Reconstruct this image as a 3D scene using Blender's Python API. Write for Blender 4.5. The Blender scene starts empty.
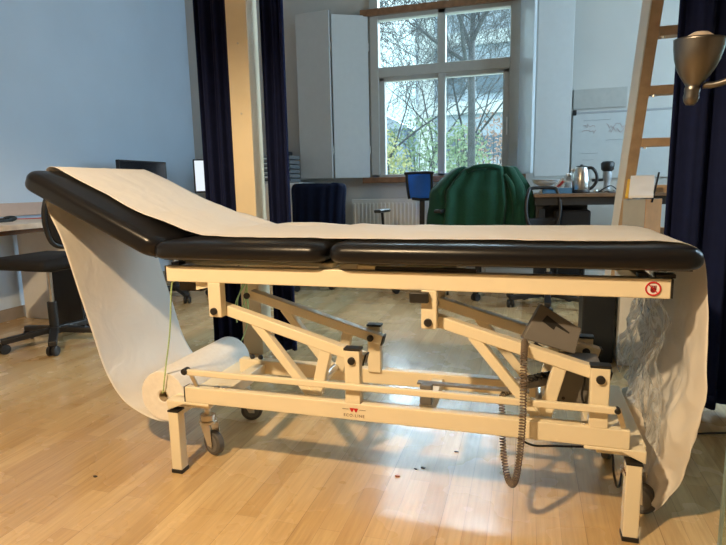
import bpy, bmesh, math, random
from mathutils import Vector, Matrix
random.seed(7)
C = bpy.context.scene.collection
PI = math.pi
R = math.radians

# ---------------------------------------------------------------- materials
MATS = {}
def mat(name, col, rough=.6, metal=0, spec=.5, noise=0, nscale=20, bump=0, bscale=80, sheen=0, coat=0):
    if name in MATS: return MATS[name]
    m = bpy.data.materials.new(name); m.use_nodes = True
    nt = m.node_tree; b = nt.nodes['Principled BSDF']
    b.inputs['Base Color'].default_value = (*col, 1)
    b.inputs['Roughness'].default_value = rough
    b.inputs['Metallic'].default_value = metal
    b.inputs['Specular IOR Level'].default_value = spec
    if sheen: b.inputs['Sheen Weight'].default_value = sheen
    if coat: b.inputs['Coat Weight'].default_value = coat
    tc = nt.nodes.new('ShaderNodeTexCoord')
    if noise:
        n = nt.nodes.new('ShaderNodeTexNoise'); n.inputs['Scale'].default_value = nscale; n.inputs['Detail'].default_value = 5
        nt.links.new(tc.outputs['Object'], n.inputs['Vector'])
        r = nt.nodes.new('ShaderNodeValToRGB')
        r.color_ramp.elements[0].position = .3; r.color_ramp.elements[1].position = .7
        r.color_ramp.elements[0].color = (*[c*(1-noise) for c in col], 1)
        r.color_ramp.elements[1].color = (*[min(1, c*(1+noise)) for c in col], 1)
        nt.links.new(n.outputs['Fac'], r.inputs['Fac']); nt.links.new(r.outputs['Color'], b.inputs['Base Color'])
    if bump:
        n2 = nt.nodes.new('ShaderNodeTexNoise'); n2.inputs['Scale'].default_value = bscale; n2.inputs['Detail'].default_value = 4
        nt.links.new(tc.outputs['Object'], n2.inputs['Vector'])
        bp = nt.nodes.new('ShaderNodeBump'); bp.inputs['Strength'].default_value = bump; bp.inputs['Distance'].default_value = .01
        nt.links.new(n2.outputs['Fac'], bp.inputs['Height']); nt.links.new(bp.outputs['Normal'], b.inputs['Normal'])
    MATS[name] = m
    return m

def floor_mat():
    m = bpy.data.materials.new('maple_floor'); m.use_nodes = True
    nt = m.node_tree; b = nt.nodes['Principled BSDF']; L = nt.links
    tc = nt.nodes.new('ShaderNodeTexCoord'); mp = nt.nodes.new('ShaderNodeMapping')
    mp.inputs['Rotation'].default_value = (0, 0, R(90)); mp.inputs['Location'].default_value = (.1, .018, 0)
    L.new(tc.outputs['Object'], mp.inputs['Vector'])
    br = nt.nodes.new('ShaderNodeTexBrick')
    br.offset = .37; br.offset_frequency = 2
    br.inputs['Scale'].default_value = 1; br.inputs['Mortar Size'].default_value = .0006; br.inputs['Mortar Smooth'].default_value = .3
    br.inputs['Brick Width'].default_value = .52; br.inputs['Row Height'].default_value = .0665; br.inputs['Bias'].default_value = .1
    br.inputs['Color1'].default_value = (.57, .375, .165, 1); br.inputs['Color2'].default_value = (.73, .53, .275, 1)
    br.inputs['Mortar'].default_value = (.44, .29, .15, 1)
    L.new(mp.outputs['Vector'], br.inputs['Vector'])
    # board edges every three staves
    br2 = nt.nodes.new('ShaderNodeTexBrick'); br2.offset = .43
    br2.inputs['Scale'].default_value = 1; br2.inputs['Mortar Size'].default_value = .0011
    br2.inputs['Brick Width'].default_value = 2.2; br2.inputs['Row Height'].default_value = .1995
    br2.inputs['Color1'].default_value = (.93, .93, .93, 1); br2.inputs['Color2'].default_value = (1, 1, 1, 1); br2.inputs['Mortar'].default_value = (.74, .70, .66, 1)
    L.new(mp.outputs['Vector'], br2.inputs['Vector'])
    mx = nt.nodes.new('ShaderNodeMixRGB'); mx.blend_type = 'MULTIPLY'; mx.inputs['Fac'].default_value = 1
    L.new(br.outputs['Color'], mx.inputs['Color1']); L.new(br2.outputs['Color'], mx.inputs['Color2'])
    mp2 = nt.nodes.new('ShaderNodeMapping'); mp2.inputs['Scale'].default_value = (28, 1.6, 1)
    L.new(tc.outputs['Object'], mp2.inputs['Vector'])
    n = nt.nodes.new('ShaderNodeTexNoise'); n.inputs['Scale'].default_value = 3; n.inputs['Detail'].default_value = 7; n.inputs['Roughness'].default_value = .6
    L.new(mp2.outputs['Vector'], n.inputs['Vector'])
    r = nt.nodes.new('ShaderNodeValToRGB'); r.color_ramp.elements[0].position = .3; r.color_ramp.elements[1].position = .72
    r.color_ramp.elements[0].color = (.80, .76, .72, 1); r.color_ramp.elements[1].color = (1.06, 1.06, 1.06, 1)
    L.new(n.outputs['Fac'], r.inputs['Fac'])
    mx2 = nt.nodes.new('ShaderNodeMixRGB'); mx2.blend_type = 'MULTIPLY'; mx2.inputs['Fac'].default_value = 1
    L.new(mx.outputs['Color'], mx2.inputs['Color1']); L.new(r.outputs['Color'], mx2.inputs['Color2'])
    L.new(mx2.outputs['Color'], b.inputs['Base Color'])
    n3 = nt.nodes.new('ShaderNodeTexNoise'); n3.inputs['Scale'].default_value = 4; n3.inputs['Detail'].default_value = 3
    L.new(tc.outputs['Object'], n3.inputs['Vector'])
    mr = nt.nodes.new('ShaderNodeMapRange'); mr.inputs['To Min'].default_value = .20; mr.inputs['To Max'].default_value = .34
    L.new(n3.outputs['Fac'], mr.inputs['Value']); L.new(mr.outputs['Result'], b.inputs['Roughness'])
    b.inputs['Specular IOR Level'].default_value = .6
    b.inputs['Coat Weight'].default_value = .5; b.inputs['Coat Roughness'].default_value = .14
    bp = nt.nodes.new('ShaderNodeBump'); bp.inputs['Strength'].default_value = .08; bp.inputs['Distance'].default_value = .002
    L.new(br.outputs['Fac'], bp.inputs['Height']); L.new(bp.outputs['Normal'], b.inputs['Normal'])
    return m

def paper_mat(name, col, trans=.35, bump=.35, scale=9):
    m = bpy.data.materials.new(name); m.use_nodes = True
    nt = m.node_tree; L = nt.links; nt.nodes.clear()
    out = nt.nodes.new('ShaderNodeOutputMaterial')
    d = nt.nodes.new('ShaderNodeBsdfPrincipled'); d.inputs['Base Color'].default_value = (*col, 1); d.inputs['Roughness'].default_value = .6
    t = nt.nodes.new('ShaderNodeBsdfTranslucent'); t.inputs['Color'].default_value = (*col, 1)
    mx = nt.nodes.new('ShaderNodeMixShader'); mx.inputs['Fac'].default_value = trans
    tc = nt.nodes.new('ShaderNodeTexCoord')
    n = nt.nodes.new('ShaderNodeTexNoise'); n.inputs['Scale'].default_value = scale; n.inputs['Detail'].default_value = 3; n.inputs['Distortion'].default_value = .8
    L.new(tc.outputs['Object'], n.inputs['Vector'])
    bp = nt.nodes.new('ShaderNodeBump'); bp.inputs['Strength'].default_value = bump; bp.inputs['Distance'].default_value = .02
    L.new(n.outputs['Fac'], bp.inputs['Height']); L.new(bp.outputs['Normal'], d.inputs['Normal'])
    L.new(d.outputs[0], mx.inputs[1]); L.new(t.outputs[0], mx.inputs[2]); L.new(mx.outputs[0], out.inputs[0])
    return m

def clear_mat(name, col, fac, rough=.1, bump=0):
    """thin transparent film or pane: transparent mixed with a glossy coat"""
    m = bpy.data.materials.new(name); m.use_nodes = True
    nt = m.node_tree; L = nt.links; nt.nodes.clear()
    out = nt.nodes.new('ShaderNodeOutputMaterial')
    tr = nt.nodes.new('ShaderNodeBsdfTransparent'); tr.inputs['Color'].default_value = (*col, 1)
    d = nt.nodes.new('ShaderNodeBsdfPrincipled'); d.inputs['Base Color'].default_value = (.75, .8, .85, 1); d.inputs['Roughness'].default_value = rough
    d.inputs['Specular IOR Level'].default_value = 1
    mx = nt.nodes.new('ShaderNodeMixShader')
    lw = nt.nodes.new('ShaderNodeLayerWeight'); lw.inputs['Blend'].default_value = .25
    ma = nt.nodes.new('ShaderNodeMath'); ma.operation = 'MULTIPLY_ADD'; ma.inputs[1].default_value = .6; ma.inputs[2].default_value = fac
    L.new(lw.outputs['Fresnel'], ma.inputs[0]); L.new(ma.outputs[0], mx.inputs['Fac'])
    if bump:
        tc = nt.nodes.new('ShaderNodeTexCoord')
        n = nt.nodes.new('ShaderNodeTexNoise'); n.inputs['Scale'].default_value = 14; n.inputs['Detail'].default_value = 4; n.inputs['Distortion'].default_value = 1.5
        L.new(tc.outputs['Object'], n.inputs['Vector'])
        bp = nt.nodes.new('ShaderNodeBump'); bp.inputs['Strength'].default_value = bump; bp.inputs['Distance'].default_value = .05
        L.new(n.outputs['Fac'], bp.inputs['Height'])
        L.new(bp.outputs['Normal'], d.inputs['Normal']); L.new(bp.outputs['Normal'], lw.inputs['Normal'])
    L.new(tr.outputs[0], mx.inputs[1]); L.new(d.outputs[0], mx.inputs[2]); L.new(mx.outputs[0], out.inputs[0])
    return m

M_FLOOR = floor_mat()
M_WALL = mat('grey_white_plaster', (.54, .525, .49), .85, noise=.03, nscale=3, bump=.05)
M_WALLB = mat('pale_blue_plaster', (.58, .69, .82), .85, noise=.03, nscale=2, bump=.05)
M_CEIL = mat('ceiling_white', (.75, .75, .73), .9, noise=.02)
M_CREAM = mat('cream_enamel', (.80, .72, .54), .34, spec=.5, noise=.02, nscale=8)
M_VINYL = mat('black_vinyl', (.008, .008, .010), .28, spec=.34, bump=.06, bscale=260)
M_BLACK = mat('black_plastic', (.012, .012, .013), .45, noise=.1)
M_DARKBOARD = mat('dark_board', (.03, .025, .02), .7, noise=.2)
M_PAPER = paper_mat('couch_paper', (.82, .78, .72), .16, .45, 6)
M_ROLL = mat('rolled_paper', (.82, .78, .72), .8, noise=.04, nscale=60)
M_CARD = mat('cardboard_core', (.42, .33, .22), .9, noise=.1)
def film_mat():
    m = bpy.data.materials.new('clear_film'); m.use_nodes = True
    nt = m.node_tree; L = nt.links; nt.nodes.clear()
    out = nt.nodes.new('ShaderNodeOutputMaterial'); tr = nt.nodes.new('ShaderNodeBsdfTransparent')
    tr.inputs['Color'].default_value = (.88, .90, .92, 1)
    d = nt.nodes.new('ShaderNodeBsdfPrincipled'); d.inputs['Base Color'].default_value = (.85, .9, .95, 1); d.inputs['Roughness'].default_value = .2; d.inputs['Specular IOR Level'].default_value = 1
    t = nt.nodes.new('ShaderNodeBsdfTranslucent'); t.inputs['Color'].default_value = (.85, .92, 1, 1)
    m1 = nt.nodes.new('ShaderNodeMixShader'); m1.inputs['Fac'].default_value = .6
    m2 = nt.nodes.new('ShaderNodeMixShader')
    tc = nt.nodes.new('ShaderNodeTexCoord'); mp = nt.nodes.new('ShaderNodeMapping')
    mp.inputs['Rotation'].default_value = (R(35), 0, 0); mp.inputs['Scale'].default_value = (6, 16, 4.5)
    L.new(tc.outputs['Object'], mp.inputs['Vector'])
    n = nt.nodes.new('ShaderNodeTexNoise'); n.inputs['Scale'].default_value = 1.6; n.inputs['Detail'].default_value = 5; n.inputs['Distortion'].default_value = 1.2
    L.new(mp.outputs['Vector'], n.inputs['Vector'])
    cr = nt.nodes.new('ShaderNodeValToRGB'); e = cr.color_ramp.elements
    e[0].position = .40; e[0].color = (.10, .10, .10, 1); e[1].position = .50; e[1].color = (.85, .85, .85, 1)
    k = e.new(.60); k.color = (.12, .12, .12, 1)  # pale streaks in this mask imitate window reflections on the creases
    L.new(n.outputs['Fac'], cr.inputs['Fac']); L.new(cr.outputs['Color'], m2.inputs['Fac'])
    bp = nt.nodes.new('ShaderNodeBump'); bp.inputs['Strength'].default_value = .8; bp.inputs['Distance'].default_value = .03
    L.new(n.outputs['Fac'], bp.inputs['Height']); L.new(bp.outputs['Normal'], d.inputs['Normal'])
    L.new(d.outputs[0], m1.inputs[1]); L.new(t.outputs[0], m1.inputs[2]); L.new(tr.outputs[0], m2.inputs[1]); L.new(m1.outputs[0], m2.inputs[2]); L.new(m2.outputs[0], out.inputs[0])
    return m
M_PLASTICF = film_mat()
M_GLASS = clear_mat('window_glass', (.96, .985, .98), .02, .02)
M_PANE = clear_mat('partition_glass', (.80, .90, .86), .05, .05)
M_CORD = mat('green_cord', (.42, .60, .27), .7, noise=.15, nscale=200)
M_COIL = mat('brown_coil', (.16, .12, .09), .45, noise=.1)
M_STEEL = mat('brushed_steel', (.62, .60, .56), .28, 1, noise=.08, nscale=40)
M_LAMP = mat('champagne_metal', (.17, .165, .16), .38, 1, noise=.06, nscale=30)
M_ZINC = mat('zinc_caster', (.70, .66, .58), .35, .9, noise=.1)
M_RUBBER = mat('grey_rubber', (.09, .085, .08), .6, noise=.1)
M_GREYBOX = mat('grey_enamel', (.16, .15, .14), .4, noise=.05)
M_NAVY = mat('navy_curtain', (.007, .012, .050), .9, spec=.2, bump=.15, bscale=300, noise=.1)
M_NAVY2 = mat('navy_cloth', (.004, .007, .024), .9, spec=.2, bump=.15, bscale=300, noise=.1)
M_GREEN = mat('green_wool', (.002, .055, .028), .9, sheen=.1, bump=.2, bscale=400, noise=.12, nscale=60)
M_BLUE = mat('blue_mesh', (.02, .17, .80), .6, noise=.15, nscale=200)
M_BLKCH = mat('black_fabric', (.005, .005, .007), .8, noise=.2, nscale=100)
M_FRAME = mat('window_paint', (.46, .47, .45), .5, noise=.03)
M_SILL = mat('brown_wood', (.24, .115, .055), .45, noise=.25, nscale=18)
M_SHUT = mat('shutter_paint', (.54, .56, .56), .45, noise=.02)
M_RAD = mat('radiator_enamel', (.66, .66, .62), .4, noise=.02)
M_DESKW = mat('desk_oak', (.62, .52, .42), .45, noise=.12, nscale=14)
M_DESKB = mat('desk_walnut', (.20, .12, .07), .4, noise=.15, nscale=14)
M_DARKDESK = mat('dark_desk_panel', (.018, .020, .024), .5, noise=.1)
M_LADR = mat('ladder_wood', (.50, .35, .22), .55, noise=.14, nscale=16)
M_WHITE = mat('white_paint', (.78, .78, .76), .5, noise=.02)
M_POST = mat('cream_post', (.80, .69, .48), .6, noise=.04, nscale=6)
M_BOXW = mat('box_card_grey', (.36, .38, .38), .85, noise=.04)
M_BOXO = mat('box_card_orange', (.50, .22, .06), .8, noise=.08)
M_PAPW = mat('white_sheet', (.82, .84, .86), .6, noise=.02)
M_YEL = mat('yellow_plastic', (.75, .45, .05), .5, noise=.05)
M_RED = mat('red_ink', (.55, .02, .02), .5, noise=.05)
M_DKRED = mat('dark_red_ink', (.25, .01, .02), .5, noise=.05)
M_INK = mat('brown_ink', (.16, .09, .05), .6, noise=.05)
M_TEAL = mat('blue_tray', (.08, .22, .38), .4, noise=.05)
M_BOARD = mat('whiteboard', (.55, .57, .56), .25, noise=.02)
M_PANEL = mat('grey_beige_panel', (.42, .41, .38), .8, noise=.05)
M_SCREEN = mat('screen_black', (.012, .014, .02), .2, noise=.05)
M_MARK = mat('faint_marker', (.50, .34, .34), .6, noise=.05)
M_MARKG = mat('grey_marker', (.36, .37, .38), .6, noise=.05)
M_BARK = mat('bark', (.055, .065, .07), .9, noise=.3, nscale=6)
M_LEAFY = mat('leaf_yellow', (.36, .37, .16), .8, noise=.2)
M_LEAFG = mat('leaf_green', (.20, .29, .17), .8, noise=.25)
M_LEAFR = mat('leaf_rust', (.33, .22, .17), .8, noise=.25)
M_FAC = mat('facade_grey', (.34, .42, .50), .8, noise=.06, nscale=1)
M_FACW = mat('facade_white', (.58, .66, .68), .7, noise=.03)
M_FGLASS = mat('facade_glass', (.12, .17, .22), .15, noise=.1)
M_GROUND = mat('outdoor_ground', (.30, .33, .26), .9, noise=.25, nscale=2)
def screen_emit():
    m = bpy.data.materials.new('lit_screen'); m.use_nodes = True
    b = m.node_tree.nodes['Principled BSDF']
    b.inputs['Base Color'].default_value = (.1, .1, .1, 1)
    b.inputs['Emission Color'].default_value = (.85, .93, 1, 1); b.inputs['Emission Strength'].default_value = .9
    return m
M_LIT = screen_emit()

# ---------------------------------------------------------------- mesh builder
class MB:
    def __init__(s): s.bm = bmesh.new()
    def _tag(s, before): pass
    def box(s, a, b, mat4=None, bev=0):
        x0, y0, z0 = a; x1, y1, z1 = b
        g = bmesh.ops.create_cube(s.bm, size=1)
        vs = g['verts']
        for v in vs:
            v.co = Vector(((x0+x1)/2+v.co.x*(x1-x0), (y0+y1)/2+v.co.y*(y1-y0), (z0+z1)/2+v.co.z*(z1-z0)))
        if bev:
            es = list({e for v in vs for e in v.link_edges})
            r = bmesh.ops.bevel(s.bm, geom=es, offset=bev, segments=3, affect='EDGES', profile=.5)
            vs = list({v for f in r['faces'] for v in f.verts} | {v for v in vs if v.is_valid})
        if mat4 is not None:
            for v in vs: v.co = mat4 @ v.co
        return s
    def bar(s, p, q, w, h, up=(0, 1, 0), bev=0):
        """rectangular bar from p to q; w across `up`, h perpendicular"""
        p = Vector(p); q = Vector(q); d = (q-p); L = d.length; d.normalize()
        u = Vector(up); u = (u - d*u.dot(d)).normalized(); v = d.cross(u)
        m = Matrix(((d.x, u.x, v.x, p.x), (d.y, u.y, v.y, p.y), (d.z, u.z, v.z, p.z), (0, 0, 0, 1)))
        return s.box((0, -w/2, -h/2), (L, w/2, h/2), m, bev)
    def cyl(s, p, q, r, r2=None, n=24, caps=True):
        p = Vector(p); q = Vector(q); d = q-p; L = d.length
        rot = d.to_track_quat('Z', 'Y').to_matrix().to_4x4()
        m = Matrix.Translation((p+q)/2) @ rot
        bmesh.ops.create_cone(s.bm, cap_ends=caps, segments=n, radius1=r, radius2=r if r2 is None else r2, depth=L, matrix=m)
        return s
    def sph(s, c, r, sc=(1, 1, 1), n=16):
        m = Matrix.Translation(c) @ Matrix.Diagonal((*[r*k for k in sc], 1))
        bmesh.ops.create_uvsphere(s.bm, u_segments=n, v_segments=n//2, radius=1, matrix=m)
        return s
    def tube(s, pts, r, n=8, caps=True):
        pts = [Vector(p) for p in pts]; rings = []
        prev = None
        for i, p in enumerate(pts):
            d = (pts[min(i+1, len(pts)-1)] - pts[max(i-1, 0)]).normalized()
            if prev is None:
                a = Vector((0, 0, 1)) if abs(d.z) < .9 else Vector((1, 0, 0))
                u = (a - d*a.dot(d)).normalized()
            else: u = (prev - d*prev.dot(d)).normalized()
            prev = u; v = d.cross(u)
            rr = r[i] if isinstance(r, (list, tuple)) else r
            rings.append([s.bm.verts.new(p + (u*math.cos(2*PI*k/n) + v*math.sin(2*PI*k/n))*rr) for k in range(n)])
        for a, b in zip(rings, rings[1:]):
            for k in range(n): s.bm.faces.new((a[k], a[(k+1) % n], b[(k+1) % n], b[k]))
        if caps:
            s.bm.faces.new(rings[0][::-1]); s.bm.faces.new(rings[-1])
        return s
    def lathe(s, c, prof, n=32, m4=None):
        """prof: list of (r, z)"""
        c = Vector(c); rings = []
        for r, z in prof:
            rings.append([s.bm.verts.new(Vector((c.x+r*math.cos(2*PI*k/n), c.y+r*math.sin(2*PI*k/n), c.z+z))) for k in range(n)])
        if m4 is not None:
            for rg in rings:
                for v in rg: v.co = m4 @ v.co
        for a, b in zip(rings, rings[1:]):
            for k in range(n): s.bm.faces.new((a[k], a[(k+1) % n], b[(k+1) % n], b[k]))
        return s
    def grid(s, rows, closed=False):
        vr = [[s.bm.verts.new(p) for p in row] for row in rows]
        for a, b in zip(vr, vr[1:]):
            n = len(a)
            for k in range(n if closed else n-1):
                s.bm.faces.new((a[k], a[(k+1) % n], b[(k+1) % n], b[k]))
        return vr
    def prism(s, pts, y0, y1):
        """polygon in XZ extruded along Y"""
        a = [s.bm.verts.new((x, y0, z)) for x, z in pts]; b = [s.bm.verts.new((x, y1, z)) for x, z in pts]
        n = len(pts); s.bm.faces.new(a); s.bm.faces.new(b[::-1])
        for k in range(n): s.bm.faces.new((a[k], b[k], b[(k+1) % n], a[(k+1) % n]))
        return s
    def build(s, name, material, parent=None, smooth=False, bevel=0, solid=0, subsurf=0):
        bmesh.ops.recalc_face_normals(s.bm, faces=s.bm.faces)
        me = bpy.data.meshes.new(name); s.bm.to_mesh(me); s.bm.free()
        me.materials.append(material)
        o = bpy.data.objects.new(name, me); C.objects.link(o)
        if smooth:
            for f in me.polygons: f.use_smooth = True
        if solid:
            md = o.modifiers.new('solid', 'SOLIDIFY'); md.thickness = solid; md.offset = 0
        if subsurf:
            md = o.modifiers.new('sub', 'SUBSURF'); md.levels = subsurf; md.render_levels = subsurf
        if bevel:
            md = o.modifiers.new('bev', 'BEVEL'); md.width = bevel; md.segments = 3; md.limit_method = 'ANGLE'; md.angle_limit = R(40)
            for f in me.polygons: f.use_smooth = True
            me.set_sharp_from_angle(angle=R(40)) if hasattr(me, 'set_sharp_from_angle') else None
        if parent is not None:
            o.parent = parent
            bl = parent; off = Vector((0, 0, 0)); 
            o.matrix_parent_inverse = world_of(parent).inverted()
        return o

def world_of(o):
    m = Matrix.Translation(o.location) @ o.rotation_euler.to_matrix().to_4x4()
    if o.parent is not None: m = world_of(o.parent) @ o.matrix_parent_inverse @ m
    return m

def tag(o, label=None, cat=None, group=None, kind=None):
    if label: o['label'] = label
    if cat: o['category'] = cat
    if group: o['group'] = group
    if kind: o['kind'] = kind
    return o
def thing(name, loc, label, cat, group=None, rz=0):
    o = bpy.data.objects.new(name, None); o.location = loc; o.rotation_euler = (0, 0, rz); C.objects.link(o)
    o.empty_display_size = .1
    return tag(o, label, cat, group)
def struct(o): o['kind'] = 'structure'; return o
def spline(pts, n):
    """Catmull-Rom through pts, n samples per segment"""
    P = [Vector(p) for p in pts]; P = [P[0]*2-P[1]] + P + [P[-1]*2-P[-2]]; out = []
    for i in range(1, len(P)-2):
        for k in range(n):
            t = k/n; a, b, c, d = P[i-1:i+3]
            out.append(.5*((2*b)+(c-a)*t+(2*a-5*b+4*c-d)*t*t+(3*b-a-3*c+d)*t**3))
    out.append(P[-2].copy()); return out
def copy_tree(o, parent=None):
    c = o.copy(); C.objects.link(c)
    if parent is not None: c.parent = parent
    for ch in [x for x in bpy.data.objects if x.parent == o and x is not c]: copy_tree(ch, c)
    return c

# ---------------------------------------------------------------- room
YW, XL, XR, YF, ZC = 5.80, -3.82, 2.6, -4.0, 3.35
struct(MB().box((XL-.1, YF-.1, -.1), (XR+.1, YW+.1, 0)).build('floor', M_FLOOR))
struct(MB().box((XL-.1, YF-.1, ZC), (XR+.1, YW+.25, ZC+.1)).build('ceiling', M_CEIL))
struct(MB().box((XL-.12, YF-.1, 0), (XL, YW+.1, ZC)).build('wall_left', M_WALLB))
wr = MB(); wr.box((XR, YF-.1, 0), (XR+.12, 3.2, ZC)); wr.box((XR, 5.4, 0), (XR+.12, YW+.1, ZC)); wr.box((XR, 3.2, 0), (XR+.12, 5.4, .9)); wr.box((XR, 3.2, 3.0), (XR+.12, 5.4, ZC))
struct(wr.build('wall_right', M_WALL))
w2 = MB(); w2.box((XR+.02, 3.2, .9), (XR+.08, 3.27, 3.0)); w2.box((XR+.02, 5.33, .9), (XR+.08, 5.4, 3.0)); w2.box((XR+.02, 3.2, .9), (XR+.08, 5.4, .97)); w2.box((XR+.02, 3.2, 2.93), (XR+.08, 5.4, 3.0)); w2.box((XR+.02, 4.27, .9), (XR+.08, 4.33, 3.0)); w2.box((XR+.02, 3.2, 2.1), (XR+.08, 5.4, 2.17))
added_win2 = struct(w2.build('added_window_2', M_WHITE))  # unseen side window, added to brighten the room from the right
struct(MB().box((XR+.045, 3.27, .97), (XR+.05, 5.33, 2.93)).build('window_glass', clear_mat('side_glass', (.96, .985, .98), .02, .02), added_win2))
struct(MB().box((XL-.1, YF-.12, 0), (XR+.1, YF, ZC)).build('wall_front', mat('front_wall_darkened', (.16, .15, .14), .9, noise=.03)))  # unseen wall coloured dark so little warm light reflects in the vinyl
WX0, WX1, WZ0, WZ1 = -1.62, -.10, 1.06, 3.20
wb = MB()
wb.box((XL-.1, YW, 0), (WX0, YW+.25, ZC)); wb.box((WX1, YW, 0), (XR+.1, YW+.25, ZC))
wb.box((WX0, YW, 0), (WX1, YW+.25, WZ0)); wb.box((WX0, YW, WZ1), (WX1, YW+.25, ZC))
struct(wb.build('wall_back', M_WALL))
struct(MB().box((XL, YF, 0), (XL+.015, YW, .09)).build('baseboard_left', mat('baseboard_brown', (.30, .25, .20), .6, noise=.05)))
struct(MB().box((XL, YW-.015, 0), (XR, YW, .09)).build('baseboard_back', M_WHITE))
struct(MB().box((XL, 1.0, .795), (XL+.03, 5.3, .895), bev=.004).build('trim_3', mat('trunking_beige', (.55, .42, .36), .6, noise=.04)))

# window: outer frame, transom, mullion, panes
wf = MB(); fy0, fy1 = YW-.03, YW+.07
def fr(x0, z0, x1, z1, a=fy0, b=fy1): wf.box((x0, a, z0), (x1, b, z1), bev=.006)
fr(WX0, WZ0, -1.53, WZ1); fr(-.20, WZ0, WX1, WZ1)
fr(WX0, WZ0, WX1, WZ0+.03); fr(WX0, WZ1-.06, WX1, WZ1)
fr(-1.53, 2.09, -.20, 2.19); fr(-.91, 2.19, -.83, WZ1); fr(-.905, WZ0, -.832, 2.09)
fr(-1.53, 2.66, -.20, 2.76)
# lower sashes
fr(-1.53, WZ0+.03, -1.47, 2.09, fy0+.02, fy1); fr(-.26, WZ0+.03, -.20, 2.09, fy0+.02, fy1)
fr(-1.53, 2.05, -.20, 2.10, fy0+.02, fy1)
win = struct(wf.build('window_1', M_FRAME, bevel=0))
struct(MB().box((-1.53, YW+.02, WZ0+.03), (-.20, YW+.026, WZ1-.06)).build('window_glass', M_GLASS, win))
h = MB(); h.box((-.222, YW-.045, 1.45), (-.208, YW-.03, 1.50)); h.bar((-.215, YW-.05, 1.47), (-.215, YW-.055, 1.62), .014, .012)
struct(h.build('window_handle', M_WHITE, win))
struct(MB().box((-1.71, YW-.09, 1.00), (-.02, YW, 1.06), bev=.006).build('trim_1', M_SILL))
struct(MB().box((-1.71, YW-.07, 2.70), (-.09, YW-.03, 2.765), bev=.005).build('trim_2', M_SILL))

# folding shutters (fold out from the wall in a shallow zigzag)
def leaf(p, q, z0, z1, name, parent, m=M_SHUT, label=None):
    o = MB().bar((p[0], p[1], (z0+z1)/2), (q[0], q[1], (z0+z1)/2), .028, z1-z0, up=(-(q[1]-p[1]), q[0]-p[0], 0), bev=.003).build(name, m, parent)
    if label: o['label'] = label
    return o
sl = thing('window_shutter', (-2.04, 5.6, 1.06), 'pale folding window shutter with two open leaves, left of window', 'shutter')
leaf((-1.64, 5.765), (-1.975, 5.58), 1.06, 2.71, 'shutter_leaf', sl)
leaf((-1.99, 5.568), (-2.37, 5.60), 1.06, 2.75, 'shutter_leaf', sl)
hb = MB()
for z in (1.35, 2.4): hb.cyl((-1.635, 5.765, z-.04), (-1.635, 5.765, z+.04), .012, n=10); hb.cyl((-1.983, 5.575, z-.04), (-1.983, 5.575, z+.04), .008, n=10)
hb.build('hinge', M_STEEL, sl)
sr = thing('window_shutter', (.05, 5.6, 1.06), 'pale folding window shutter standing open at the right of window', 'shutter')
leaf((-.095, 5.75), (.030, 5.47), 1.06, 3.1, 'shutter_leaf', sr, mat('shutter_daylit', (.60, .66, .70), .22, noise=.02))  # paler, bluer copy of the shutter paint: window light put into its colour
leaf((.052, 5.50), (.365, 5.54), 1.03, 3.1, 'shutter_leaf', sr)
hb = MB()
for z in (1.35, 2.4): hb.cyl((-.095, 5.765, z-.04), (-.095, 5.765, z+.04), .012, n=10)
hb.build('hinge', M_STEEL, sr)

# radiator
rd = thing('radiator', (-1.3, 5.72, .12), 'white ribbed panel radiator on the wall under the window', 'radiator')
rb = MB(); rb.box((-1.82, 5.66, .14), (-.45, 5.68, .82), bev=.008)
x = -1.80
while x < -.47:
    rb.box((x, 5.652, .17), (x+.022, 5.664, .79), bev=.005); x += .042
rb.build('front_panel', M_RAD, rd)
MB().box((-1.82, 5.66, .815), (-.45, 5.76, .83), bev=.004).build('top_grille', M_RAD, rd)
MB().box((-1.82, 5.74, .14), (-.45, 5.76, .82)).build('rear_panel', M_RAD, rd)
MB().cyl((-.40, 5.70, 0), (-.40, 5.70, .25), .009).cyl((-.40, 5.70, .25), (-.46, 5.70, .25), .009).build('pipe', M_RAD, rd)
for k in (-1.7, -.6): MB().box((k, 5.76, .4), (k+.04, 5.80, .6)).build('wall_bracket', M_RAD, rd)

# whiteboard and panel
wbt = thing('whiteboard', (.8, 5.79, 1.0), 'white writing board with faint red scribbles behind the kettle', 'whiteboard')
MB().box((.40, 5.775, 1.00), (1.45, 5.795, 1.62), bev=.003).build('board', M_BOARD, wbt)
MB().box((.395, 5.77, 1.61), (1.455, 5.797, 1.63), bev=.003).build('board_frame', M_MARKG, wbt)
sc = MB(); sg = MB(); random.seed(3)
def scribble(mb, x0, x1, z, amp, dens=26):
    n = int((x1-x0)*dens*3); pts = []
    for i in range(n+1):
        t = i/n; pts.append((x0+(x1-x0)*t+random.uniform(-.008, .008), 5.7735, z+random.uniform(-amp, amp)))
    mb.tube(pts, .0018, 4)
for z, a, b in ((1.50, .50, .60), (1.49, .70, .98), (1.45, .72, .95), (1.45, .48, .62)): scribble(sc, a, b, z, .025)
for z, a, b in ((1.36, .70, .86), (1.24, .48, .64), (1.18, .50, .60), (1.55, .50, .74)): scribble(sg, a, b, z, .005, 10)
sc.build('red_scribble', M_MARK, wbt); sg.build('grey_scribble', M_MARKG, wbt)
MB().box((.40, 5.755, 1.60), (.43, 5.80, 1.65), bev=.003).build('clip', M_BLACK, wbt)
tag(MB().box((.40, 5.785, 1.66), (.87, 5.80, 1.84), bev=.002).build('wall_panel', M_PANEL), 'grey beige rectangular panel fixed on wall above the whiteboard', 'wall panel')

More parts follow.
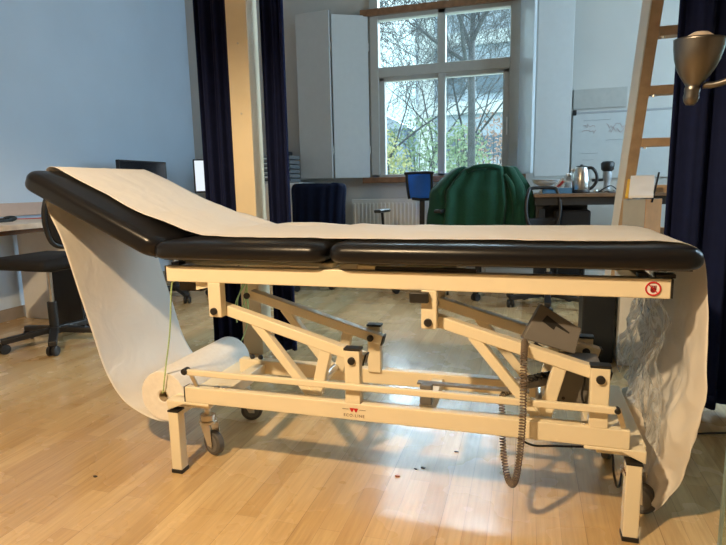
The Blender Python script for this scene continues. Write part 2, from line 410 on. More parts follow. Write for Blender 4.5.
# post and curtains
pt = thing('support_post', (-1.53, 2.86, 0), 'square cream post standing between the two navy curtains', 'post')
MB().box((-1.597, 2.80, 0), (-1.470, 2.925, ZC), bev=.004).build('post_shaft', M_POST, pt)
pf = MB()
for z in (2.2, 1.75, 1.38): pf.cyl((-1.53, 2.80, z), (-1.53, 2.797, z), .006, n=10)
pf.build('screw', M_ZINC, pt)
def curtain(name, xa, ya, xb, yb, z0, z1, folds, amp, label, top_shift=0, seed=1):
    rnd = random.Random(seed)
    t0 = thing(name, ((xa+xb)/2, (ya+yb)/2, z0), label, 'curtain')
    n = folds*14; d = Vector((xb-xa, yb-ya, 0)); L = d.length; d.normalize(); nv = Vector((-d.y, d.x, 0))
    ph = [rnd.uniform(-.5, .5) for _ in range(folds+2)]
    rows = []
    for j in range(25):
        z = z0+(z1-z0)*j/24; row = []
        for i in range(n+1):
            t = i/n; f = t*folds; k = int(min(f, folds-1))
            a = amp*(math.sin(2*PI*f+ph[k]*.0)+.35*math.sin(2*PI*f*2.3+1.3+seed)+.25*math.sin(z*1.7+f*3))
            a *= (1+.25*math.sin(z*1.1+k))
            p = Vector((xa, ya, 0))+d*(t*L)+nv*a
            row.append((p.x + top_shift*(z-z0)/(z1-z0), p.y, z))
        rows.append(row)
    m = MB(); m.grid(rows); m.build('curtain_panel', M_NAVY, t0, smooth=True, solid=.004)
    hm = MB(); hm.grid([[(x, y, z0-.0+.0) for x, y, z in rows[0]], [(x, y, z0+.06) for x, y, z in rows[0]]])
    hm.build('hem', M_NAVY, t0, smooth=True, solid=.010)
    return t0
curtain('curtain', -1.812, 2.83, -1.605, 2.87, .02, 2.60, 3, .022, 'navy blue curtain hanging directly left of the cream post', seed=2)
curtain('curtain', -1.425, 2.87, -1.285, 2.87, .02, 2.60, 3, .020, 'navy blue curtain hanging directly right of the cream post', seed=5)
curtain('curtain', .545, 2.50, 1.35, 2.50, .03, 2.60, 7, .030, 'wide navy blue curtain hanging at the right behind the foot end', seed=8)
rl = thing('curtain_rail', (-.1, 2.86, 2.62), 'straight steel curtain rail high above the two left navy curtains', 'curtain rail')
MB().cyl((XL, 2.86, 2.63), (-1.60, 2.86, 2.63), .012).build('rail_tube', M_STEEL, rl)
MB().cyl((-1.47, 2.86, 2.63), (.2, 2.86, 2.63), .012).build('rail_tube', M_STEEL, rl)
MB().cyl((.2, 2.86, 2.63), (.2, 2.86, ZC), .008).build('hanger', M_STEEL, rl)
rl = thing('curtain_rail', (1.4, 2.5, 2.62), 'straight steel curtain rail above the wide right curtain', 'curtain rail')
MB().cyl((.45, 2.50, 2.63), (XR, 2.50, 2.63), .012).build('rail_tube', M_STEEL, rl)
MB().cyl((.45, 2.50, 2.63), (.45, 2.50, ZC), .008).build('hanger', M_STEEL, rl)

# ---------------------------------------------------------------- treatment couch
YA, YB = 1.50, 1.83      # base frame front and rear faces
cou = thing('treatment_couch', (-.43, 1.66, 0), 'long black padded treatment couch on a cream height-adjustable steel frame', 'treatment couch')

def cushion(name, x0, x1, ang=0, piv=(0, 0), label=None, y0=1.452, y1=2.078, z0=.752, th=.056, re=.028):
    """padded section: rounded slab with a soft crown, optional tilt about piv (x,z)"""
    L = x1-x0; W = y1-y0; m = MB()
    prof = []                                    # half cross-section offsets (inset, z) from bottom to top
    for a in range(0, 7): t = a/6*PI/2; prof.append((.020*(1-math.sin(t)), .020*(1-math.cos(t))))
    for a in range(0, 9): t = a/8*PI/2; prof.append((re*(1-math.cos(t)), th-re+re*math.sin(t)))
    rad = .05
    def ring(ins, z):
        pts = []; r = max(rad-ins*.6, .008)
        for cx, cy, s in ((x1-ins-r, y1-ins-r, 0), (x0+ins+r, y1-ins-r, 1), (x0+ins+r, y0+ins+r, 2), (x1-ins-r, y0+ins+r, 3)):
            for k in range(7):
                t = PI/2*(s+k/6); pts.append(Vector((cx+r*math.cos(t), cy+r*math.sin(t), z0+z)))
        return pts
    rings = [ring(i, z) for i, z in prof]
    for q, cr in ((.03, .003), (.06, .0055), (.12, .0075), (.20, .0085), (.28, .0085)):
        rings.append(ring(re+q, th+cr))
    allr = m.grid(rings, closed=True)
    m.bm.faces.new(allr[0][::-1]); m.bm.faces.new(allr[-1])
    if ang:
        rot = Matrix.Translation((piv[0], 0, piv[1])) @ Matrix.Rotation(R(ang), 4, 'Y') @ Matrix.Translation((-piv[0], 0, -piv[1]))
        for v in m.bm.verts: v.co = rot @ v.co
    o = m.build(name, M_VINYL, cou, smooth=True)
    if label: o['label'] = label
    b = MB(); mt = None
    b.box((x0+.02, y0+.05, z0-.006), (x1-.02, y1-.03, z0+.004))
    if ang:
        for v in b.bm.verts: v.co = rot @ v.co
    b.build('base_board', M_DARKBOARD, o)
    w = MB()
    rr = [p for p in ring(.003, .016)]
    if ang: rr = [rot @ p for p in rr]
    w.tube(rr+[rr[0]], .0022, 6, caps=False); w.build('seam_piping', M_VINYL, o, smooth=True)
    return o
HP = (-1.150, .752)      # hinge of the head section
cushion('cushion', -1.150-.560, -1.140, 25.5, HP, 'raised head section', th=.068)
cushion('cushion', -1.150, -.560, label='middle section')
cushion('cushion', -.552, .415, label='long foot section')

# upper frame
def part(mb, name, m=M_CREAM, parent=None, label=None, bevel=.003, **k):
    o = mb.build(name, m, parent or cou, bevel=bevel, **k)
    if label: o['label'] = label
    return o
uf = MB()
uf.box((-1.125, 1.50, .675), (.350, 1.53, .727)); uf.box((-1.125, 1.99, .675), (.350, 2.02, .727))
for xx in (-1.09, -.60, -.24, .28): uf.box((xx, 1.53, .68), (xx+.04, 1.99, .722))
ufo = part(uf, 'upper_frame')
pl = MB(); pl.box((.350, 1.501, .676), (.355, 1.529, .726)); pl.box((-1.130, 1.501, .676), (-1.125, 1.529, .726)); pl.box((.350, 1.991, .676), (.355, 2.019, .726))
part(pl, 'end_cap', M_BLACK, ufo, bevel=0)
sb = MB(); sb.box((-1.09, 1.545, .727), (-.60, 1.57, .745)); sb.box((-1.09, 1.95, .727), (-.60, 1.975, .745)); sb.box((-.60, 1.52, .727), (-.555, 1.98, .744))
part(sb, 'mattress_support', M_CREAM)
sd = MB(); sd.box((-.42, 1.51, .727), (-.13, 1.53, .737)); sd.box((.275, 1.51, .727), (.300, 1.54, .737)); sd.box((.315, 1.505, .727), (.36, 1.54, .737)); sd.box((-1.11, 1.51, .727), (-1.08, 1.56, .737)); sd.box((-.42, 1.95, .727), (.36, 1.98, .737))
part(sd, 'spacer', M_BLACK, bevel=.001)
bk = MB(); bk.box((-.312, 1.478, .642), (-.259, 1.4995, .672)); part(bk, 'tube_plug', M_BLACK, label='square black tube plug under the long section')
bk = MB(); bk.box((-1.115, 1.55, .635), (-1.03, 1.60, .675), bev=.003); part(bk, 'head_bracket', M_DARKBOARD, bevel=0)
gs = MB(); gs.prism([(-1.03, .675), (-.93, .675), (-.93, .668), (-1.03, .645)], 1.52, 1.53); part(gs, 'gusset', bevel=.001)
# head section support strut below the tilted part
hs = MB()
for y in (1.60, 1.93): hs.bar((-1.12, y, .735), (-1.50, y, .735+.38*math.tan(R(25.5))+.0), .02, .025)
part(hs, 'head_support', M_BLACK)

# lower frame
lf = MB()
lf.box((-1.088, 1.50, .262), (.278, 1.535, .316)); lf.box((-1.05, 1.80, .268), (.245, 1.835, .322))
for xx in (-.98, -.30, .17): lf.box((xx, 1.535, .27), (xx+.04, 1.80, .31))
lfo = part(lf, 'lower_frame')
pl = MB(); pl.box((-1.092, 1.501, .263), (-1.088, 1.534, .315)); part(pl, 'end_cap', M_BLACK, lfo, bevel=0)
cx = MB()
cx.box((-1.16, 1.535, .228), (-1.02, 2.0, .262)); cx.box((.20, 1.535, .228), (.325, 2.0, .262))
cx.prism([(-1.165, .262), (-1.00, .262), (-1.00, .252), (-1.10, .252), (-1.16, .225)], 1.50, 1.545)
cx.prism([(.165, .262), (.32, .262), (.32, .225), (.26, .252), (.165, .252)], 1.50, 1.545)
part(cx, 'caster_crossbar')
def leg(x):
    l = part(MB().box((x-.0195, 1.494, .012), (x+.0195, 1.532, .222)), 'leg')
    part(MB().box((x-.0205, 1.493, .222), (x+.0205, 1.533, .228)), 'leg_cap', M_BLACK, l, bevel=.001)
    part(MB().box((x-.0215, 1.492, 0), (x+.0215, 1.534, .014)), 'rubber_foot', M_BLACK, l, bevel=.002)
leg(-1.138); leg(.2915)
lt = MB()
for k in range(3): lt.box((.2705, 1.495+.013*k, .19), (.2718, 1.500+.013*k, .20))
part(lt, 'leg_sticker', M_INK, bevel=0)

def caster(x, y, ang, name='caster'):
    h = MB(); c, s = math.cos(ang), math.sin(ang)
    wc = Vector((x+c*.028, y+s*.028, .046)); ax = Vector((-s, c, 0))
    h.cyl((x, y, .228), (x, y, .145), .011); h.cyl((x, y, .150), (x, y, .125), .026)
    h.cyl((x, y, .128), (x, y, .118), .032)
    for sg_ in (-1, 1):
        o = ax*(.019*sg_)
        m = [Vector((x, y, .12))+o+Vector((c*-.024, s*-.024, 0)), Vector((x, y, .12))+o+Vector((c*.034, s*.034, 0)), wc+o+Vector((c*.012, s*.012, -.012)), wc+o+Vector((-c*.012, -s*.012, -.008))]
        a = [h.bm.verts.new(p) for p in m]; b = [h.bm.verts.new(p+ax*(.003*sg_)) for p in m]
        h.bm.faces.new(a); h.bm.faces.new(b[::-1])
        for k in range(4): h.bm.faces.new((a[k], a[(k+1) % 4], b[(k+1) % 4], b[k]))
    h.cyl(wc-ax*.024, wc+ax*.024, .006, n=12)
    ho = part(h, name, M_ZINC, bevel=.001)
    w = MB(); w.cyl(wc-ax*.013, wc+ax*.013, .045, n=36)
    part(w, 'wheel', M_RUBBER, ho, bevel=.004)
    w = MB(); w.cyl(wc-ax*.0145, wc+ax*.0145, .032, n=24); part(w, 'hub', M_GREYBOX, ho, bevel=.001)
caster(-1.112, 1.66, R(-20)); caster(-1.122, 1.95, R(25)); caster(.318, 1.665, R(-25)); caster(.285, 1.95, R(70))

# lifting linkage: two parallelograms, each with a front and a rear arm
def post(x, y0, y1, yb):
    o = part(MB().box((x-.024, y0, .314), (x+.024, y1, .482)), 'arm_post')
    part(MB().box((x-.026, y0-.001, .482), (x+.026, y1+.001, .489)), 'post_cap', M_BLACK, o, bevel=.001)
    s_ = -1 if yb < y0+.001 else 1
    part(MB().cyl((x-.0, yb, .452), (x-.0, yb-.009, .452), .0115).cyl((x, yb-.009, .452), (x, yb-.011, .452), .008), 'bolt_cap', M_BLACK, o, bevel=.0015)
def bracket(x, y0, y1, yb):
    o = part(MB().box((x-.0225, y0, .563), (x+.0225, y1, .676)), 'arm_bracket')
    part(MB().cyl((x-.002, yb, .583), (x-.002, yb-.009, .583), .0115), 'bolt_cap', M_BLACK, o, bevel=.0015)
def arm(xa, y):
    """xa = upper pivot x; arm drops to the post at xa+.458"""
    m = MB(); yc = y+.018
    A = Vector((xa-.012, yc, .583+.004)); B = Vector((xa+.458+.028, yc, .452-.008))
    m.bar(A, B, .036, .034)
    m2 = MB(); m2.bar((xa+.118, yc, .540), (xa+.300, yc, .318), .030, .028)
    m3 = MB(); m3.bar((xa+.362, yc, .470), (xa+.325, yc, .318), .030, .036)
    m4 = MB(); m4.box((xa+.285, yc-.012, .314), (xa+.345, yc+.012, .345))
    o = part(m, 'lift_arm'); part(m2, 'strut', M_CREAM, o); part(m3, 'strut', M_CREAM, o); part(m4, 'pivot_block', M_CREAM, o)
    d = (B-A).normalized()
    part(MB().bar(B, B+d*.005, .037, .036), 'arm_plug', M_BLACK, o, bevel=.001)
for xa in (-.954, -.262):
    bracket(xa+.002, 1.50, 1.533, 1.50); post(xa+.458+.002, 1.50, 1.533, 1.50)
    arm(xa, 1.535); arm(xa, 1.752)
    bracket(xa-.016, 1.790, 1.823, 1.750); post(xa+.458-.01, 1.790, 1.823, 1.750)
    # torsion tube between the pair
    part(MB().cyl((xa+.315, 1.571, .335), (xa+.315, 1.752, .335), .014), 'torsion_tube', M_STEEL)
uf2 = MB(); uf2.box((-.99, 1.79, .668), (-.20, 1.815, .70)); part(uf2, 'inner_rail')
# pedal bar
pb = part(MB().box((-1.064, 1.478, .366), (.238, 1.492, .385)), 'pedal_bar', label='thin full-length foot pedal bar')
kb = MB(); kb.cyl((-1.068, 1.472, .378), (-1.068, 1.500, .378), .011); kb.cyl((.24, 1.474, .376), (.24, 1.498, .376), .008)
part(kb, 'pedal_knob', M_BLACK, pb)
lk = MB(); lk.bar((-1.064, 1.497, .378), (-1.045, 1.51, .318), .006, .014); lk.bar((.243, 1.497, .378), (.262, 1.51, .318), .006, .014)
part(lk, 'pedal_link', M_STEEL, pb, bevel=.001)
part(MB().box((-.298, 1.555, .310), (-.262, 1.585, .372)), 'pedal_stop', M_GREYBOX)
part(MB().box((-.31, 1.575, .366), (.02, 1.60, .372)), 'pedal_strip', M_GREYBOX, bevel=.001)
bt = MB()
for x in (-.955, -.925, .115+.07, .155+.07): bt.cyl((x-.02, 1.518, .316), (x-.02, 1.518, .321), .010, n=6)
part(bt, 'rail_bolt', M_ZINC, bevel=.001)
bt = MB()
for x in (-1.0, -.965): bt.sph((x, 1.815, .329), .010)
part(bt, 'rear_rail_knob', M_BLACK, bevel=0)
# actuator and drive box
ac = part(MB().cyl((-.02, 1.66, .36), (.11, 1.66, .40), .020), 'actuator', M_GREYBOX)
part(MB().box((.10, 1.61, .330), (.215, 1.73, .455), bev=.006), 'motor_housing', M_GREYBOX, ac, bevel=0)
hl = MB()
for x, z in ((.115, .35), (.115, .43), (.2, .35)): hl.cyl((x, 1.611, z), (x, 1.607, z), .005, n=10)
part(hl, 'housing_screw', M_BLACK, ac, bevel=0)
# control box, tipped along the arm
P = [Vector(p) for p in ((.046, 1.62, .625), (.158, 1.62, .556), (.140, 1.59, .490), (-.004, 1.59, .527))]
cb = MB(); nrm = (P[1]-P[0]).cross(P[3]-P[0]).normalized()
if nrm.y > 0: nrm = -nrm
a = [cb.bm.verts.new(p) for p in P]; b = [cb.bm.verts.new(p-nrm*.045) for p in P]
cb.bm.faces.new(a); cb.bm.faces.new(b[::-1])
for k in range(4): cb.bm.faces.new((a[k], a[(k+1) % 4], b[(k+1) % 4], b[k]))
cbo = part(cb, 'control_box', M_GREYBOX, label='tilted grey control box on the right arm')
ctr = sum(P, Vector())/4; e1 = (P[1]-P[0]).normalized()
up = (P[0]-P[3]).normalized()
part(MB().bar(ctr-e1*.042+up*.016, ctr+e1*.036+up*.008, .004, .022, up=nrm), 'slot', M_BLACK, cbo, bevel=.001)
part(MB().bar(P[3]+e1*.035+up*.006+nrm*.001, P[3]+e1*.100+up*.006+nrm*.001, .004, .012, up=nrm), 'slot', M_BLACK, cbo, bevel=.001)
# coiled cable
cp = spline([(.003, 1.55, .530), (.002, 1.46, .50), (.003, 1.455, .42), (.003, 1.45, .33), (-.002, 1.447, .24), (-.010, 1.452, .17), (-.020, 1.47, .137), (-.034, 1.50, .142), (-.045, 1.53, .18), (-.052, 1.555, .24), (-.054, 1.565, .30), (-.055, 1.585, .35), (-.02, 1.62, .36), (.04, 1.64, .40)], 60)
hp = []; acc = 0; pitch = .0082
for i in range(1, len(cp)):
    d = cp[i]-cp[i-1]; acc += d.length; dn = d.normalized()
    u = Vector((0, 1, 0)); u = (u-dn*u.dot(dn)).normalized(); v = dn.cross(u)
hp = []; acc = 0
fine = []
for i in range(1, len(cp)):
    a, b = cp[i-1], cp[i]; n = max(1, int((b-a).length/.0007))
    for k in range(n): fine.append(a.lerp(b, k/n))
for i in range(1, len(fine)-1):
    d = fine[i+1]-fine[i-1]; acc += (fine[i]-fine[i-1]).length; dn = d.normalized()
    u = Vector((.3, 1, .2)); u = (u-dn*u.dot(dn)).normalized(); v = dn.cross(u)
    th = 2*PI*acc/pitch; hp.append(fine[i]+(u*math.cos(th)+v*math.sin(th))*.0078)
part(MB().tube(hp, .0022, 5), 'coiled_cable', M_COIL, bevel=0, smooth=True, label='brown coiled cable looping below the lower rail')
cl = MB(); 
for k in range(6):
    q = [Vector((.02+.012*k+random.uniform(-.006, .006)+.012*math.cos(t), 1.60+.01*math.sin(t), .405+.006*math.sin(2*t)+.004*k)) for t in [j*PI/5 for j in range(11)]]
    cl.tube(q, .003, 6)
part(cl, 'cable_bundle', M_BLACK, bevel=0, smooth=True)
part(MB().tube(spline([(.165, 1.60, .46), (.168, 1.58, .42), (.163, 1.59, .37), (.175, 1.6, .33)], 8), .0035, 6), 'motor_cable', M_BLACK, bevel=0, smooth=True)
# sticker: red prohibition ring
st = MB(); st.cyl((.309, 1.4995, .7005), (.309, 1.4985, .7005), .019, n=32); sto = part(st, 'round_sticker', M_PAPW, label='round red warning sticker', bevel=0)
rg = MB(); rg.tube([(.309+.0165*math.cos(t), 1.498, .7005+.0165*math.sin(t)) for t in [k*PI/18 for k in range(37)]], .0022, 6, caps=False)
rg.bar((.309-.011, 1.498, .7005+.011), (.309+.011, 1.498, .7005-.011), .001, .0025)
part(rg, 'red_ring', M_RED, sto, bevel=0)
hd = MB(); hd.cyl((.309, 1.4984, .697), (.309, 1.4976, .697), .0065, n=14)
for k in range(4): hd.box((.3028+.0036*k, 1.4976, .697), (.3054+.0036*k, 1.4984, .709))
part(hd, 'hand_symbol', M_DKRED, sto, bevel=0)
# logo on the lower rail
lg = MB()
for dx in (-.0065, .0065):
    lg.prism([(-.4905+dx-.0075, .3015), (-.4905+dx+.0075, .3015), (-.4905+dx+.002, .290), (-.4905+dx-.002, .290)], 1.4985, 1.4995)
lgo = part(lg, 'logo', M_RED, label='small red logo with brown lettering', bevel=0)
ll = MB(); ll.box((-.528, 1.4988, .297), (-.508, 1.4995, .298)); ll.box((-.473, 1.4988, .297), (-.453, 1.4995, .298)); part(ll, 'logo_line', M_INK, lgo, bevel=0)
fc = bpy.data.curves.new('lettering', 'FONT'); fc.body = 'ECO-LINE'; fc.size = .0128; fc.align_x = 'CENTER'; fc.extrude = .0003; fc.space_character = 1.25
fo = bpy.data.objects.new('lettering', fc); C.objects.link(fo); fo.rotation_euler = (PI/2, 0, 0); fo.location = (-.4905, 1.4992, .2735); fo.data.materials.append(M_INK)
bpy.context.view_layer.update()
fm_ = bpy.data.meshes.new_from_object(fo.evaluated_get(bpy.context.evaluated_depsgraph_get()))
lt_ = bpy.data.objects.new('lettering', fm_); C.objects.link(lt_); lt_.rotation_euler = fo.rotation_euler; lt_.location = fo.location
bpy.data.objects.remove(fo); lt_.name = 'lettering'
lt_.parent = lgo; lt_.matrix_parent_inverse = world_of(lgo).inverted()

# power cord under the couch
tag(MB().tube(spline([(-.045, 1.62, .262), (-.03, 1.63, .22), (.03, 1.66, .17), (.10, 1.70, .155), (.20, 1.72, .155), (.262, 1.715, .165), (.27, 1.66, .10), (.30, 1.75, .02), (.36, 1.95, .006), (.55, 2.2, .006), (.9, 2.3, .006), (1.3, 2.2, .006)], 10), .0035, 8).build('power_cord', M_BLACK, smooth=True), 'thin black power cord hanging between the lower rail and right leg', 'cord')

# ---------------------------------------------------------------- paper roll and sheet
RX, RZ, RR = -1.222, .246, .0915
pr_ = thing('paper_roll', (RX, 1.8, RZ), 'thick white paper roll hung under the head end, its sheet covering the couch', 'paper roll')
rr = MB(); Y0r, Y1r = 1.56, 2.03
n = 48
def circ(r, y): return [(RX+r*math.cos(2*PI*k/n), y, RZ+r*math.sin(2*PI*k/n)) for k in range(n)]
rr.grid([circ(.019, Y0r+.004), circ(.024, Y0r), circ(.040, Y0r+.001), circ(.060, Y0r), circ(RR-.002, Y0r), circ(RR, Y0r+.003), circ(RR, Y1r-.003), circ(RR-.002, Y1r), circ(.024, Y1r), circ(.019, Y1r-.004)], closed=True)
rr.build('wound_paper', M_ROLL, pr_, smooth=False)
cr = MB(); cr.grid([circ(.0165, Y0r+.002), circ(.0195, Y0r+.002), circ(.0195, Y1r-.002), circ(.0165, Y1r-.002), circ(.0165, Y0r+.002)], closed=True); cr.build('cardboard_core', M_CARD, pr_, smooth=True)
a25 = R(25.5)
def headpt(s, off):                      # s along head section from hinge towards head end, off above underside
    return (HP[0]-s*math.cos(a25)-(-off)*math.sin(a25)*1 if False else HP[0]-s*math.cos(a25)+off*math.sin(a25), .755+s*math.sin(a25)+off*math.cos(a25))
rows = []  # (x, z, y_near, y_far)
def row(x, z, yn, yf, xf=None, zf=None): rows.append(((x, yn, z), (x if xf is None else xf, yf, z if zf is None else zf)))
row(RX+.03, RZ-RR+.001, 1.562, 2.045)
row(RX-.03, RZ-RR-.003, 1.562, 2.045)
row(-1.325, .172, 1.562, 2.045)
row(-1.405, .222, 1.562, 2.045)
row(-1.468, .320, 1.565, 2.045)
row(-1.512, .470, 1.565, 2.045)
row(-1.560, .640, 1.565, 2.045)
row(-1.605, .800, 1.565, 2.045)
row(-1.652, .910, 1.565, 2.045)
x, z = headpt(.567, .010); row(x-.006, z, 1.565, 2.045)
x, z = headpt(.570, .040); row(x-.004, z, 1.565, 2.045)
x, z = headpt(.548, .076); row(x, z, 1.565, 2.05)
x, z = headpt(.43, .081); row(x, z, 1.565, 2.062)
x, z = headpt(.30, .081); row(x, z, 1.565, 2.066)
x, z = headpt(.16, .083); row(x, z, 1.560, 2.066)
x, z = headpt(.06, .092); row(x, z+.006, 1.550, 2.060)
row(-1.04, .830, 1.540, 2.055)
row(-.92, .8205, 1.535, 2.050)
row(-.70, .8185, 1.530, 2.050)
row(-.58, .8180, 1.525, 2.050)
row(-.45, .8185, 1.515, 2.050)
row(-.20, .8185, 1.520, 2.050)
row(.05, .8185, 1.515, 2.050)
row(.25, .8185, 1.520, 2.050)
row(.34, .8175, 1.53, 2.050)
row(.395, .807, 1.54, 2.050)
row(.424, .785, 1.545, 2.050)
row(.438, .735, 1.550, 2.050, .430, .735)
row(.442, .640, 1.525, 2.050, .415, .640)
row(.444, .530, 1.500, 2.050, .395, .53)
row(.442, .430, 1.490, 2.045, .375, .43)
row(.432, .310, 1.515, 2.030, .355, .33)
row(.425, .200, 1.550, 2.000, .345, .23)
row(.398, .110, 1.575, 1.930, .345, .155)
row(.362, .038, 1.600, 1.780, .350, .09)
NS = 14; NC = 44
near = spline([r[0] for r in rows], NS); far = spline([r[1] for r in rows], NS)
rnd = random.Random(4); g = []
from mathutils import noise as mn
for i, (a, b) in enumerate(zip(near, far)):
    rw = []
    seg = i/NS
    on_top = 11 <= seg <= 26; foot = seg > 27; hang = seg < 9
    for k in range(NC+1):
        t = k/NC; p = a.lerp(b, t)
        if on_top:
            wv = .0022*abs(mn.noise(Vector((p.x*9, t*14, 3)))) + .0012*mn.noise(Vector((p.x*30, t*9, 7)))
            edge = max(0, 1-min(t, 1-t)*12)
            p.z += max(0, wv) + .004*edge*max(0, mn.noise(Vector((p.x*7, 5*round(t), 2))))
            p.y += .022*max(0, 1-t*6)*mn.noise(Vector((p.x*5, 1, 1)))
            if 13 < seg < 20 and t > .9: p.z += .012*(t-.9)/.1*max(0, math.sin((seg-13)/7*PI))*abs(math.sin(seg*1.9))
        if foot:
            amp = min(1, (seg-27)/3)
            w = .014*math.sin(t*11+p.z*9)+.026*(abs(mn.noise(Vector((t*5+p.z*3, p.z*7-t*4, 5))))-.2)+.026*(abs(mn.noise(Vector((t*11-p.z*6, p.z*9+t*3, 15))))-.2)+.034*mn.noise(Vector((t*3.0, p.z*6, 11)))+.018*mn.noise(Vector((t*9+p.z*9, p.z*5, 21)))
            p.x += amp*w*(.35+t); p.x = max(p.x, .355-.03*0 if p.z > .25 else .335)
            if t < .05: p.y += .006*amp*mn.noise(Vector((p.z*14, 3, 3)))
        if hang and seg > 2.5:
            p.x += -.012*math.sin(t*PI)*min(1, (seg-2.5)/2)*(1 if seg < 7.5 else (9-seg)/1.5)
        rw.append(p)
    g.append(rw)
ms = MB(); ms.grid(g); sh = ms.build('paper_sheet', M_PAPER, pr_, smooth=True, solid=.0008)
sh['label'] = 'creased cream sheet drawn from roll over the couch and down both ends'

# clear film hanging under the foot end
fm = MB(); g = []
for j in range(41):
    v = j/40; rw = []
    z = .735-v*.46
    for k in range(25):
        t = k/24
        yy = 1.60+.40*t + .02*mn.noise(Vector((v*3, t, 2)))
        x = .362+.028*mn.noise(Vector((t*4.2+v*4, v*5-t*2, 31)))+.013*mn.noise(Vector((t*11+v*13, v*6, 41)))-.05*v*v*t
        x = min(x, .395-.03*v)
        z2 = z + (.10*t*t if v > .0 else 0)*v - .05*v*(1-t)
        rw.append((x, yy, z2))
    g.append(rw)
fm.grid(g)
tag(fm.build('plastic_sheet', M_PLASTICF, smooth=True), 'crinkled clear plastic film hanging under the couch foot end before the paper', 'plastic sheet')

# green cord holding the roll
gc = thing('green_cord', (-1.12, 1.52, .675), 'thin light green cord tied from the couch frame through the paper roll', 'cord')
def axisy(y): return (RX, y, RZ)
MB().tube(spline([(-1.10, 1.53, .674), (-1.110, 1.515, .672), (-1.118, 1.512, .65), (-1.150, 1.53, .50), (-1.19, 1.545, .36), (-1.21, 1.550, .28), (RX, 1.57, RZ+.012), (RX, 1.7, RZ+.010), (RX, 1.95, RZ+.010), (RX+.005, 2.06, RZ+.012), (-1.16, 2.07, .38), (-1.13, 2.04, .52), (-1.125, 2.03, .66), (-1.12, 2.022, .70)], 8), .0024, 6).build('cord_strand', M_CORD, gc, smooth=True)
kn = MB()
for s_ in (-1, 1):
    kn.tube(spline([(-1.125, 2.03, .60), (-1.14+.01*s_, 2.03, .56), (-1.155+.014*s_, 2.02, .50), (-1.15+.02*s_, 2.03, .45), (-1.13, 2.03, .52), (-1.125, 2.03, .58)], 6), .0026, 6)
kn.tube(spline([(-1.13, 2.03, .58), (-1.165, 2.0, .50), (-1.168, 2.0, .44), (-1.166, 2.0, .41)], 6), .0028, 6)
kn.build('knot', M_CORD, gc, smooth=True)

